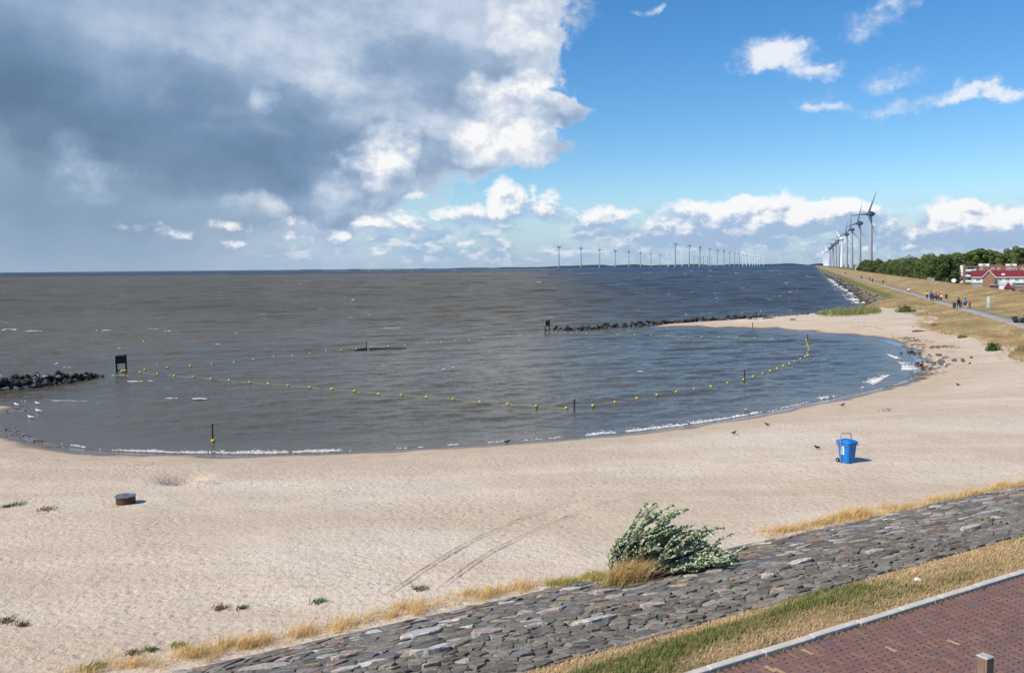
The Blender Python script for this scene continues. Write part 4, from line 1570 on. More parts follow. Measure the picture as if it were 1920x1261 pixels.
a0, a1 = at(-330, 742, 0), at(195, 708, 0)
breakwater('breakwater', at(-200, 738, 0), at(0, 731, 0), 1.5, 1.15, 85, 0.75, 'low dark rubble breakwater running out from the left picture edge', (1.0, 1.1))
bw = bpy.data.objects['breakwater']
A, B = Vector((*at(0, 731, 0), 0)), Vector((*at(192, 706.5, 0), 0))
for i in range(150):
    t = (i + rk.random()) / 150
    h = 1.25 * (1 - t ** 3 * 0.75)
    w = rk.uniform(-1, 1)
    side = Vector((-(B - A).y, (B - A).x, 0)).normalized()
    mi = rk.choices([0, 1, 2, 3], [0.62, 0.2, 0.14, 0.04])[0]
    rock(bw, A.lerp(B, t) + side * (w * 1.5 * (1 - t * 0.45)) + Vector((0, 0, h * (1 - abs(w) ** 1.3) * rk.uniform(.4, 1) - 0.15)), 0.72 * (1 - 0.25 * t), mi)
breakwater('breakwater', at(1042, 621, 0), at(1445, 596, 0), 1.35, 1.05, 280, 0.74, 'long low rubble breakwater reaching from the sand spit to the far sign', (0.85, 1.0),
           ((0, 0.45), (1, 0.43), (2, 0.12)))
# stones on the outer edge of the spit, thinning towards the reeds
spit = empty('spit_stones', (*at(1500, 591, 0), 0.1))
tag(spit, 'scatter of small dark stones along the outer edge of the sand spit', 'stones')
for i in range(70):
    t = rk.random()
    u = 1425 + 140 * t
    P_ = at(u, 597 - 11 * t + rk.uniform(-2.2, 3.0), 0.35)
    rock(spit, (*P_, bz1(P_[0], P_[1]) + 0.08), rk.uniform(0.3, 0.62), rk.choices([0, 1, 2, 3], [.3, .35, .25, .1])[0], 'stone')

# heap of mixed boulders where the bay turns
heap = empty('boulder_heap', on_beach(1750, 682))
tag(heap, 'loose heap of grey, white and tan boulders at the right end of the bay', 'boulders')
HP = [(1709, 661, .9, 0), (1716, 663, .8, 0), (1703, 660, .5, 0), (1724, 664, .5, 1), (1733, 670, .75, 4), (1728, 671, .5, 2), (1742, 666, .6, 2), (1746, 669, .5, 2), (1762, 667, .8, 2), (1757, 666, .5, 0), (1773, 671, .75, 3), (1768, 672, .5, 2),
      (1758, 674.5, .55, 4), (1721, 682, .8, 6), (1724, 686, .7, 6), (1730, 684, .5, 1), (1738, 686, .95, 5), (1735, 684, .6, 3), (1749, 681, .9, 2), (1752, 684, .8, 2), (1745, 688, .8, 3), (1756, 688, .9, 5), (1754, 679, .55, 4),
      (1763, 685, .9, 2), (1766, 681, .9, 2), (1772, 684, .6, 4), (1772, 688, .8, 3), (1779, 684, .55, 2), (1731, 691, .6, 1), (1761, 690, .5, 3), (1744, 691, .5, 2), (1729, 678, .4, 1), (1770, 678, .5, 2), (1740, 679, .45, 1)]
for (u, v, s_, mi) in HP:
    P_ = on_beach(u, v)
    rock(heap, P_ + Vector((0, 0, 0.10 * s_)), s_ * 0.72, mi, 'boulder')
for (u, v, s_, mi, lb) in ((1790, 677, .85, 2, 'left one of two grey boulders lying on the sand right of the heap'), (1804, 678, .8, 2, 'right one of two grey boulders lying on the sand right of the heap'),
                       (1821, 671, .4, 1, 'small dark stone on the sand beyond the two grey boulders'), (1818, 682, .35, 0, 'small black stone on the sand right of the two grey boulders'),
                       (1399, 769, .42, 5, 'brown stone poking from the shallow water near the waterline')):
    P_ = on_beach(u, v)
    if u == 1399:
        P_ = Vector((*at(u, v + 2, 0), 0.05))
    o = rock(None, P_ + Vector((0, 0, 0.08)), s_ * 0.8, mi, 'boulder')
    tag(o, lb, 'boulder')

# rubble along the dike's waterline: far too small to pick apart
g = MB()
cl_ = [(0.045, 0.040, 0.037), (0.085, 0.070, 0.058), (0.15, 0.13, 0.115), (0.24, 0.20, 0.17)]
for i in range(1500):
    s = 226 + (rk.random() ** 2.0) * 800
    q = rk.gauss(13.6, 0.9) if rk.random() < 0.75 else rk.uniform(12.5, 16.6)
    x, y = dk_xy(s, q)
    z_ = float(np.interp(q, PQ, PZ))
    me = ROCKM[i % len(ROCKM)]
    sz = rk.uniform(0.55, 1.35) * (1 if s < 420 else 1.6)
    M = Matrix.Translation((x, y, z_ + 0.12)) @ Matrix.Rotation(rk.uniform(0, 6.28), 4, 'Z') @ Matrix.Diagonal((sz, sz, sz, 1))
    c = cl_[0] if q < 13.8 and rk.random() < 0.8 else rk.choice(cl_)
    g.add([tuple(M @ v_.co) for v_ in me.vertices], [tuple(p_.vertices) for p_ in me.polygons], c)
o = g.build('shore_rubble', attr_mat('rubble', 0.85, 0.3, 2.0, bump=0.03))
tag(o, 'rubble armour along the waterline of the dike', 'rubble', kind='stuff')

# ================================================================== foam and whitecaps
fm = MB()
fr = random.Random(71)
OCT = [(1, 0, 0), (0, 1, 0), (-1, 0, 0), (0, -1, 0), (0, 0, 1)]


def fleck(x, y, z, r, h):
    a_ = fr.uniform(0, 1.57)
    ca, sa = math.cos(a_), math.sin(a_)
    V = []
    for k in range(6):
        w = a_ + k * math.pi / 3
        q = r * fr.uniform(0.6, 1.3)
        V.append((x + q * math.cos(w) * 1.25, y + q * math.sin(w), z - 0.02))
    V.append((x, y, z + h))
    fm.add(V, [(k, (k + 1) % 6, 6) for k in range(6)])


def foam_line(pts, dens, width, size, hgt, z=0.03, gap=-0.16):
    P_ = [Vector((*at(u, v, 0), 0)) for u, v in pts]
    for ii, (A, B) in enumerate(zip(P_[:-1], P_[1:])):
        L = (B - A).length
        t0, t1 = (0 if ii == 0 else 1), (0 if ii == len(P_) - 2 else 1)
        if L < 1e-6:
            continue
        nrm_ = Vector((-(B - A).y, (B - A).x, 0)).normalized()
        for i in range(int(L * dens)):
            t = fr.random()
            c = A.lerp(B, t)
            gap_ = float(vnoise(np.array([c.x * 0.9]), np.array([c.y * 0.9]), 3)[0])
            gap2 = float(vnoise(np.array([c.x * 3.1 + 9]), np.array([c.y * 3.1]), 13)[0])
            if gap_ + 0.6 * gap2 < gap + 0.3 * fr.random() or fr.random() > 6 * min(t + t0, 1 - t + t1):
                continue
            w = abs(fr.gauss(0, 1)) * width * (0.6 + gap_)
            c = c + nrm_ * w
            fleck(c.x, c.y, z * 0.6 + hgt * 0.55 * fr.random() ** 2, size * fr.uniform(0.22, 0.85), size * 0.2)


foam_line([(110, 831), (160, 839), (205, 844.5)], 60, 0.18, 0.055, 0.06)
foam_line([(205, 844), (300, 848), (400, 850)], 120, 0.26, 0.06, 0.10, gap=-0.45)
foam_line([(400, 850), (480, 850.5), (560, 848.5), (640, 846)], 150, 0.36, 0.065, 0.14, gap=-0.5)
foam_line([(640, 846), (740, 841.5), (850, 834), (960, 827)], 45, 0.22, 0.055, 0.05)
foam_line([(1100, 816.5), (1180, 809.5), (1270, 799), (1350, 787), (1430, 773)], 100, 0.36, 0.06, 0.08, gap=-0.4)
foam_line([(1540, 748), (1580, 740)], 110, 0.30, 0.07, 0.15)
foam_line([(1618, 728), (1645, 717), (1668, 704)], 120, 0.45, 0.09, 0.18)
foam_line([(1662, 664), (1680, 672), (1686, 672)], 60, 0.25, 0.08, 0.1)
foam_line([(1684, 678), (1692, 686), (1690, 695)], 130, 0.9, 0.10, 0.12)
foam_line([(960, 828), (1060, 820)], 25, 0.25, 0.05, 0.03)
foam_line([(1440, 772), (1540, 749)], 18, 0.18, 0.05, 0.03)
# breaking crests and streaks in the bay
for (u, v, w, dn, sz) in ((262, 717, 50, 150, .085), (348, 749, 80, 120, .075), (100, 753, 130, 26, .06), (245, 733, 60, 30, .05), (190, 757, 40, 24, .05), (18, 619, 22, 60, .16), (62, 622, 32, 45, .13), (192, 621, 26, 60, .19),
                          (325, 622, 36, 50, .15), (285, 618, 40, 20, .12), (231, 654, 22, 45, .10), (282, 683, 26, 40, .09), (120, 690, 20, 25, .09), (150, 775, 20, 18, .05), (120, 700, 24, 20, .07), (222, 705, 36, 22, .06), (688, 620, 10, 30, .10),
                          (735, 616, 40, 30, .10), (865, 701, 12, 30, .07), (1157, 528, 12, 30, .4), (667, 562, 8, 30, .25), (1010, 530, 10, 20, .35)):
    foam_line([(u - w / 2, v + fr.uniform(-1, 1)), (u, v - 0.5), (u + w / 2, v + fr.uniform(-1.5, 0.5))], dn, 0.22 * (sz / .08), sz, sz * 1.6, z=0.10)
for i in range(210):
    v = 507 + 110 * fr.random() ** 2.2
    u = fr.uniform(-40, 1560)
    x, y = at(u, v, 0)
    if land_sd([x], [y])[0] > -8:
        continue
    k = y / 100.0
    for j in range(fr.randint(2, 6)):
        fleck(x + fr.gauss(0, 0.28 * k), y + fr.gauss(0, 0.35 * k), 0.12 + 0.04 * k, 0.045 * k * fr.uniform(0.5, 1.2), 0.03 * k)
# surf on the dike's rubble
for i in range(420):
    s = 226 + (fr.random() ** 1.7) * 420
    q = 12.7 - abs(fr.gauss(0, 1.5)) + 0.7 * math.sin(s / 6.0)
    x, y = dk_xy(s, q)
    if vnoise(np.array([s / 9.0]), np.array([1.5]), 6)[0] < -0.12:
        continue
    fleck(x, y, 0.15 + 0.3 * fr.random(), fr.uniform(0.12, 0.42) * (1 + (s - 226) / 500), 0.12)
m_foam = paint('foam', (0.70, 0.68, 0.64), 0.9, var=0.06, scale=20, spec=0.1)
o = fm.build('foam', m_foam)
tag(o, 'white surf and whitecaps on the lake', 'foam', kind='stuff')

# ================================================================== wrack and litter on the sand
wm = MB()
wc = [(0.060, 0.035, 0.022), (0.095, 0.058, 0.035), (0.040, 0.028, 0.020), (0.13, 0.085, 0.05)]


def wrack(u, v, ru, rv_, n, sz=0.10):
    for i in range(n):
        uu, vv = u + fr.gauss(0, ru), v + fr.gauss(0, rv_)
        P_ = on_beach(uu, vv)
        a_ = fr.uniform(-0.5, 0.9)
        L, Wd = sz * fr.uniform(0.6, 2.2), sz * fr.uniform(0.15, 0.5)
        V = []
        for k in range(6):
            w = k * math.pi / 3
            x_, y_ = L * math.cos(w) * fr.uniform(.7, 1.2), Wd * math.sin(w) * fr.uniform(.7, 1.2)
            V.append((P_.x + x_ * math.cos(a_) - y_ * math.sin(a_), P_.y + x_ * math.sin(a_) + y_ * math.cos(a_), P_.z - 0.02))
        V.append((P_.x, P_.y, P_.z + Wd * 0.6 + 0.01))
        wm.add(V, [(k, (k + 1) % 6, 6) for k in range(6)], fr.choice(wc))


for args in ((1700, 634, 12, 1.6, 60, .19), (1715, 638, 10, 1.5, 50, .19), (1725, 646, 10, 1.2, 50, .19), (1765, 650, 16, 1.0, 70, .20), (1690, 652, 14, 2.5, 60, .16), (1705, 690, 5, 8, 60, .15), (1680, 722, 14, 2.0, 40, .12), (1560, 748, 30, 1.2, 24, .09), (1752, 652, 7, 1.2, 18, .17), (1773, 647, 9, .8, 18, .15), (1741, 641, 8, 1, 16, .14),
             (1640, 622, 14, .8, 18, .15), (1610, 619, 12, .8, 14, .14), (1560, 616, 20, 1.2, 16, .14), (1520, 614, 16, 1.0, 18, .14), (1745, 699, 14, 3.0, 70, .14), (1722, 706, 11, 4.0, 60, .13), (1712, 712, 10, 3, 30, .12),
             (1660, 770, 12, 1.2, 14, .08), (1670, 768, 8, 2.0, 16, .09), (1645, 728, 10, 1.5, 14, .1), (1785, 660, 6, 1.0, 10, .12), (20, 806, 16, 4, 50, .10), (45, 816, 14, 3, 44, .10), (75, 827, 12, 2, 34, .10), (100, 838, 20, 1.0, 16, .09),
             (165, 843, 12, .8, 8, .08), (300, 855, 60, 1.2, 16, .07), (400, 906, 8, .8, 10, .06), (380, 902, 10, .8, 10, .05), (140, 862, 30, 3, 18, .05), (270, 872, 14, 1.5, 14, .06), (20, 770, 22, 3, 46, .10), (45, 768, 12, 3, 24, .10),
             (950, 831, 4, .8, 8, .07), (1060, 822, 5, 1, 8, .07), (1060, 835, 30, 4, 18, .05), (1160, 845, 50, 6, 24, .04), (1390, 705, 0.1, .1, 1, .1), (1722, 621, 4, .5, 6, .22), (1485, 925, 16, 2, 14, .04), (215, 948, 18, 3, 26, .04), (80, 960, 18, 4, 26, .05),
             (1800, 690, 10, 3, 12, .09), (1830, 690, 20, 6, 14, .07), (1690, 660, 6, 3, 8, .08), (1590, 612, 30, 1.5, 12, .12), (900, 842, 60, 3, 16, .04), (640, 870, 80, 5, 16, .04)):
    wrack(*args)
o = wm.build('wrack', attr_mat('wrack_weed', 0.9, 0.25, 5.0))
tag(o, 'dark tide wrack strewn along the waterline and the beach', 'wrack', kind='stuff')
# trodden pebbly clods that break up the near sand
cm_ = MB()
for i in range(5200):
    v = 900 + 350 * fr.random() ** 0.8
    u = fr.uniform(-60, 1900)
    x, y = at(u, v, 1.2)
    s, q = rv_inv(x, y)
    if q > Q_TOE - 0.4:
        continue
    z_ = 1.2
    r_ = fr.uniform(0.010, 0.030)
    z_ = bz1(x, y)
    a_ = fr.uniform(0, 6.28)
    V = [(x + r_ * 1.4 * math.cos(a_ + k * 1.57), y + r_ * math.sin(a_ + k * 1.57), z_ - 0.006) for k in range(4)] + [(x, y, z_ + r_ * 0.8)]
    cm_.add(V, [(k, (k + 1) % 4, 4) for k in range(4)], fr.choice([(0.55, 0.46, 0.37), (0.62, 0.56, 0.48), (0.30, 0.22, 0.16), (0.20, 0.15, 0.11), (0.50, 0.40, 0.30)]))
o = cm_.build('shell_grit', attr_mat('shell_grit', 0.9, 0.1, 20.0))
tag(o, 'shells and clods strewn over the sand', 'shells', kind='stuff')

# ================================================================== tyre tracks: shallow ruts with pressed-up edges


def track(pts, w):
    P_ = [on_beach(u, v) for u, v in pts]
    fine = []
    for A, B in zip(P_[:-1], P_[1:]):
        m_ = max(2, int((B - A).length / 0.25))
        fine += [A.lerp(B, i / m_) for i in range(m_)]
    fine.append(P_[-1])
    xy = np.array([(f_.x, f_.y) for f_ in fine])
    for _ in range(6):
        xy[1:-1] = (xy[:-2] + xy[1:-1] * 2 + xy[2:]) / 4
    t = np.gradient(xy, axis=0)
    t /= np.linalg.norm(t, axis=1)[:, None]
    nn = np.stack([-t[:, 1], t[:, 0]], 1)
    V = []
    prof = ((-1.0, -0.012), (-0.62, 0.042), (-0.40, 0.006), (0.0, 0.002), (0.40, 0.006), (0.62, 0.042), (1.0, -0.012))
    jj = np.random.RandomState(3)
    for k in range(len(xy)):
        fade = min(1, k / 5, (len(xy) - 1 - k) / 60)
        for o_, h_ in prof:
            x, y = xy[k] + nn[k] * (o_ * w + jj.normal(0, 0.012))
            V.append((x, y, bz1(x, y) + (h_ + jj.normal(0, .004)) * fade - 0.012 * (1 - fade) + 0.008))
    me = mk_mesh('tyre_track', V, grid_faces(len(xy), 7)[:, ::-1].copy(), smooth=True)
    me.attributes.new('shore', 'FLOAT', 'POINT').data.foreach_set('value', np.full(len(V), 5.4, np.float32))
    o = link_obj('tyre_track', me, m_sand)
    tag(o, kind='structure')


track([(715, 1122), (770, 1085), (845, 1036), (890, 1010), (960, 980), (1040, 950), (1120, 930), (1230, 905)], 0.13)
track([(820, 1108), (870, 1068), (930, 1028), (1000, 995), (1080, 962), (1180, 930), (1300, 900)], 0.13)

# ================================================================== marker posts, signs and float lines in the bay
m_tim = paint('wet_timber', (0.035, 0.024, 0.020), 0.75, var=0.3, scale=6)
m_navy = paint('navy_board', (0.010, 0.018, 0.032), 0.5, var=0.15, scale=3)
m_float = paint('yellow_float', (0.56, 0.44, 0.05), 0.55, var=0.25, scale=6)
m_rope = paint('pale_rope', (0.42, 0.36, 0.20), 0.9, var=0.2, scale=10)
fl = bmesh.new()
bmesh.ops.create_uvsphere(fl, u_segments=12, v_segments=8, radius=0.105)
for v_ in fl.verts:
    v_.co.x *= 1.25
float_me = bpy.data.meshes.new('float')
fl.to_mesh(float_me)
fl.free()
float_me.materials.append(m_float)
float_me.polygons.foreach_set('use_smooth', np.ones(len(float_me.polygons), bool))


def marker_post(u, v, h, r_, label, tilt=0.0):
    x, y = at(u, v, 0)
    o = empty('marker_post', (x, y, 0))
    tag(o, label, 'post', 'posts holding the float lines')
    MB().tube([(0, 0, -0.8), (0, 0, h * .5), (tilt, 0, h)], [r_, r_, r_ * 0.9], 8).build('pole', m_tim, o)
    MB().lathe([(r_ * 1.5, h - 0.06), (r_ * 1.5, h), (r_ * 1.1, h + 0.03)], 8).build('pole_cap', m_tim, o)
    return o


marker_post(399, 827, 1.0, 0.05, 'short dark post in the shallows near the left beach')
o = bpy.data.objects['marker_post']
f_ = link_obj('float', float_me, None, o, (0.05, -0.12, 0.06))
marker_post(1077, 768, 0.72, 0.055, 'dark post at the near corner of the float line')
marker_post(1396, 712, 0.85, 0.055, 'dark post halfway along the right float line')
marker_post(1514, 642, 1.05, 0.06, 'dark post at the far right corner of the float lines')
marker_post(687, 655, 0.95, 0.06, 'thin post with a drifting beam in the outer float line')
marker_post(1411, 616, 0.95, 0.06, 'small post standing on the edge of the sand spit')
# the beam lying at the outer post
x, y = at(687, 655, 0)
o = empty('floating_beam', (x, y, 0.02))
tag(o, 'dark timber beam floating beside the thin outer post', 'beam')
MB().tube([(-1.25, -0.9, 0.02), (-0.1, -0.05, 0.10)], [0.10, 0.12], 8).build('beam', m_tim, o)
MB().tube([(0.4, 0.05, 0.08), (2.2, 0.4, 0.05), (4.8, 1.4, 0.0)], [0.13, 0.10, 0.04], 8).build('boom', m_tim, o)


def water_sign(u0, u1, v, h, label, extra):
    A, B = Vector((*at(u0, v + 0.6, 0), 0)), Vector((*at(u1, v - 0.6, 0), 0))
    w = (B - A).length
    o = empty('water_sign', (A + B) / 2, math.atan2((B - A).y, (B - A).x))
    tag(o, label, 'sign')
    for sx in (-1, 1):
        MB().box(sx * w / 2 - 0.075, sx * w / 2 + 0.075, -0.075, 0.075, -1.0, h * (1.0 if sx > 0 else 0.95), 0.012).build('post', m_tim, o)
    bd = MB().box(-w / 2 + 0.0755, w / 2 - 0.0755, -0.03, 0.03, h * 0.50, h * 0.955, 0.012).build('board', m_navy, o)
    MB().box(-w / 2 - 0.15, -w / 2 - 0.08, -0.085, 0.0, h * 0.5, h * 0.93, 0.008).build('edge_strip', paint('pale_edge', (0.34, 0.35, 0.30), 0.7), bd)
    MB().box(-w / 2 + 0.0755, w / 2 - 0.0755, -0.05, 0.05, 0.16, 0.28, 0.012).build('lower_rail', m_tim, o)
    for fx in extra:
        f2 = link_obj('float', float_me, None, o, (fx * w / 2, -0.16, 0.16))
        f2.scale = (1.5, 1.5, 1.3)
    return o


water_sign(219, 237, 698, 1.78, 'dark board on two posts in the water off the left breakwater', (0.15, 0.62))
water_sign(1022, 1030, 622, 1.85, 'dark board on two posts in the water at the far breakwater end', ())


def float_line(label, pts, n_rope, sag=0.03):
    """pts: surveyed floats; rope threads through them"""
    P_ = [Vector((*at(u, v, 0.04), 0.04)) for u, v in pts]
    o = empty('float_line', P_[0])
    tag(o, label, 'buoy line', 'yellow float lines round the swimming water')
    path = []
    for A, B in zip(P_[:-1], P_[1:]):
        for k in range(4):
            t = k / 4
            M_ = A.lerp(B, t)
            M_.z = 0.055 - sag * math.sin(math.pi * t) + 0.03 * math.sin(M_.x * 2.1)
            M_.y += 0.10 * math.sin(M_.x * 1.3)
            path.append(M_ - P_[0])
    path.append(P_[-1] - P_[0])
    MB().tube(path, 0.014, 5).build('rope', m_rope, o)
    for i, q_ in enumerate(P_):
        f2 = link_obj('float', float_me, None, o, q_ - P_[0] + Vector((0, 0, 0.03)))
        f2.rotation_euler = (0, rr.uniform(-.3, .3), rr.uniform(-.6, .6))
    return o


float_line('yellow float line from the left sign down to the near corner post',
           [(263, 698), (295, 701), (327, 704.5), (362, 706.5), (396, 710), (430, 713), (468, 717), (503, 719), (541, 722), (581, 726), (622, 729.5), (665, 733), (710, 738.5), (753, 741), (800, 744), (850, 748), (900, 754), (952, 758), (1006, 761), (1062, 765)], 1)
float_line('yellow float line from the near corner post past the halfway post to the right',
           [(1112, 760.5), (1153, 754), (1194, 747), (1232, 740.5), (1268, 735), (1301, 730), (1333, 724.5), (1364, 718), (1394, 712), (1412, 706), (1430, 700), (1444, 695.5), (1457, 691), (1469, 686), (1480, 682), (1490, 677.5), (1501, 673), (1510, 668.5)], 1)
float_line('short yellow float line seen end-on below the far right post',
           [(1515, 667), (1514, 663), (1516, 657), (1516.5, 653), (1515, 648.5), (1513, 646), (1514, 642), (1513.5, 638)], 1)
float_line('yellow float line across the far side from the sign to the right corner post',
           [(1043, 623.5), (1071, 625.5), (1100, 625.5), (1159, 627), (1190, 627), (1221, 628), (1252, 629.5), (1283, 631), (1316, 631.5), (1348, 632), (1381, 633), (1415, 634), (1448, 635), (1482, 636.5), (1511, 637)], 1)
float_line('outer yellow float line from the left sign to the thin post',
           [(272, 693), (314, 689), (357, 686), (398, 682.5), (439, 679), (475, 674.5), (514, 668.5), (549, 667), (581, 663), (612, 658.5), (640, 656.5), (668, 654.5)], 1)
float_line('outer yellow float line from the thin post to the far sign',
           [(697, 652), (728, 649.5), (760, 647.5), (802, 642.5), (827, 641), (854, 639), (881, 637.5), (908, 634), (932, 632.5), (954, 630), (976, 629), (996, 628), (1015, 623)], 1)

# ================================================================== birds
def bird(kind, u, v, heading, label, size=1.0, z=None, on='sand', grp_=None):
    """crow or gull: one body mesh, wings, legs and bill as parts"""
    if z is not None:
        P_ = Vector((*at(u, v, z), z))
    elif on == 'water':
        P_ = Vector((*at(u, v, 0.03), 0.03))
    else:
        P_ = on_beach(u, v)
    o = empty(kind, P_, heading)
    tag(o, label, 'bird', grp_)
    k = size
    dark = kind == 'crow'
    mb = paint('crow_feathers', (0.012, 0.012, 0.014), 0.55) if dark else paint('gull_white', (0.80, 0.80, 0.79), 0.7, var=0.05)
    mw = mb if dark else paint('gull_grey', (0.16, 0.17, 0.19), 0.7)
    h = 0.13 * k if on == 'sand' and z is None else 0.03
    pts = [(-0.24, 0, h + .02), (-0.15, 0, h + .04), (-0.06, 0, h + .045), (0.04, 0, h + .06), (0.10, 0, h + .09), (0.135, 0, h + .135), (0.165, 0, h + .15), (0.20, 0, h + .148)]
    g = MB().tube([(a_ * k, b_ * k, h + (c_ - h) * k) for a_, b_, c_ in pts], [r_ * k for r_ in (0.012, 0.038, 0.068, 0.072, 0.055, 0.040, 0.038, 0.012)], 8)
    body = g.build('body', mb, o, True)
    MB().tube([(0.195 * k, 0, h + .148 * k), (0.245 * k, 0, h + .138 * k)], [0.011 * k, 0.003 * k], 5).build('bill', paint('bill_dark', (0.02, 0.02, 0.02), 0.5) if dark else paint('bill_yellow', (0.6, 0.4, 0.05), 0.5), o)
    if z is None:
        for sy in (-1, 1):
            g = MB().tube([(0.05 * k, sy * .062 * k, h + .07 * k), (-0.08 * k, sy * .066 * k, h + .055 * k), (-0.27 * k, sy * .02 * k, h + .02 * k)], [0.03 * k, 0.032 * k, 0.006 * k], 6, flat=0.6)
            g.build('wing', mw, o, True)
            if on == 'sand':
                MB().tube([(0.0, sy * .03 * k, h - .01), (0.01 * k, sy * .03 * k, h * .5), (0.0, sy * .03 * k, -0.01)], 0.007 * k, 5).build('leg', paint('leg_dark', (0.05, 0.04, 0.04), 0.7), o)
    else:
        for sy in (-1, 1):
            V = [(0.08, 0, .06), (-0.08, 0, .05), (0.10, sy * .28, .20), (-0.05, sy * .28, .19), (0.02, sy * .58, .13), (-0.10, sy * .60, .12), (-0.16, sy * .78, .06)]
            V = [(a_ * k, b_ * k, c_ * k) for a_, b_, c_ in V] + [(a_ * k, b_ * k, c_ * k - .012) for a_, b_, c_ in V]
            top = [(0, 1, 3, 2), (2, 3, 5, 4), (4, 5, 6)]
            if sy < 0:
                top = [tuple(reversed(t)) for t in top]
            Fc = top + [tuple(7 + i for i in reversed(t)) for t in top] + [(0, 2, 9, 7), (2, 4, 11, 9), (4, 6, 13, 11), (1, 8, 10, 3), (3, 10, 12, 5), (5, 12, 13, 6)]
            MB().add(V, Fc).build('wing', mb if kind == 'flying_gull' else mw, o)
    return o


CR = 'black crows on the sand'
bird('crow', 1532, 843, 2.9, 'black crow on the sand just left of the blue bin', 0.75, grp_=CR)
bird('crow', 1376, 815, 0.2, 'black crow on the sand right of the breaking wave', 0.75, grp_=CR)
bird('crow', 1438, 799, 2.6, 'black crow near the wet sand, nearer the bay than the others', 0.75, grp_=CR)
bird('crow', 951, 832, 0.1, 'black crow at the waterline below the near corner post', 0.9, grp_=CR)
bird('crow', 1580, 762, 0.1, 'black crow on the sand beyond the blue bin near the waterline', 0.8, grp_=CR)
bird('crow', 1796, 724, 3.0, 'black crow on the open sand at the right', 0.8, grp_=CR)
bird('crow', 1690, 664, 0.3, 'dark crow on the wet edge beside the boulder heap', 0.9, grp_=CR)
GU = 'gulls on the water'
bird('gull', 832, 694, 0.6, 'larger of two white gulls swimming in the middle of the bay', 1.0, on='water', grp_=GU)
bird('gull', 849, 690, 0.5, 'smaller of two white gulls swimming in the middle of the bay', 0.8, on='water', grp_=GU)
bird('gull', 106, 683, 0.3, 'white gull swimming behind the left breakwater', 1.0, on='water', grp_=GU)
bird('gull', 443, 626, 0.3, 'white gull on the lake beyond the outer float line', 1.0, on='water', grp_=GU)
bird('gull', 269, 641, 2.0, 'white gull swimming above the left sign', 0.9, on='water', grp_=GU)
bird('gull', 72, 772, 3.0, 'white and dark gull standing in the shallows, upper one at the left spit', 1.15, on='water', grp_=GU)
bird('gull', 58, 784, 3.1, 'white and dark gull standing in the shallows, lower one at the left spit', 1.15, on='water', grp_=GU)
bird('gull', 31, 760, 2.8, 'dark-backed gull on the sand spit at the left edge', 1.1, on='water', grp_=GU)
bird('gull', 70, 757.5, 2.9, 'gull resting at the tip of the left sand spit', 1.0, on='water', grp_=GU)
bird('gull', 1390, 588, 0.4, 'white gull on the lake beyond the long breakwater', 1.3, on='water', grp_=GU)
bird('flying_gull', 1200, 697, 0.7, 'white gull flying low over the middle of the bay', 0.55, z=0.7, grp_='flying gulls')
bird('flying_gull', 407, 646, 1.2, 'white gull flying over the lake behind the left float lines', 0.62, z=0.9, grp_='flying gulls')
bird('flying_gull', 1541, 584, 0.5, 'white gull with spread wings above the reeds', 0.85, z=1.3, grp_='flying gulls')
d = ray(350, 201)
o = bird('flying_gull', 960, 900, 0.4, 'tiny gull high up against the dark rain cloud', 0.8, z=0.6, grp_='flying gulls')
o.location = (d[0] * 130, d[1] * 130, EYE + d[2] * 130)

# ================================================================== wind turbines
m_tow = paint('tower_shaded_grey', (0.36, 0.38, 0.42), 0.6, var=0.06, scale=0.05)  # cloud shadow put into the tower colour
m_nac = paint('nacelle_shaded_grey', (0.115, 0.135, 0.175), 0.45, var=0.1, scale=0.2)  # aluminium grey, darkened as under cloud; grey blades use it too
m_wht = paint('turbine_sunlit_white', (0.80, 0.80, 0.80), 0.6, var=0.04, scale=0.05)  # the lighter copy, coloured as turbines in full sun
m_off = paint('offshore_shaded_grey', (0.30, 0.34, 0.40), 0.6, var=0.06, scale=0.05)  # lake turbines under cloud, the shade put into their colour
m_foot = paint('foundation_brown', (0.22, 0.13, 0.08), 0.8)


def blade_mesh(L, chord, thick):
    """blade along +z from the hub, chord along x, rotor axis along y"""
    st = [(0.02, 0.45, 0.9), (0.08, 0.75, 0.8), (0.16, 1.0, 0.45), (0.35, 0.78, 0.25), (0.6, 0.52, 0.18), (0.85, 0.30, 0.14), (0.97, 0.16, 0.12), (1.0, 0.04, 0.1)]
    V, Fc, n = [], [], 6
    for t, c, th in st:
        tw = math.radians(18 * (1 - t))
        for k in range(n):
            w = 2 * math.pi * k / n
            x, y = chord * c * (0.5 * math.cos(w) + 0.12), thick * th * math.sin(w)
            V.append((x * math.cos(tw) - y * math.sin(tw), x * math.sin(tw) + y * math.cos(tw), L * t))
    for i in range(len(st) - 1):
        for k in range(n):
            Fc.append((i * n + k, i * n + (k + 1) % n, (i + 1) * n + (k + 1) % n, (i + 1) * n + k))
    Fc.append(tuple((len(st) - 1) * n + k for k in range(n)))
    return MB().add(V, Fc).mesh('blade', True)


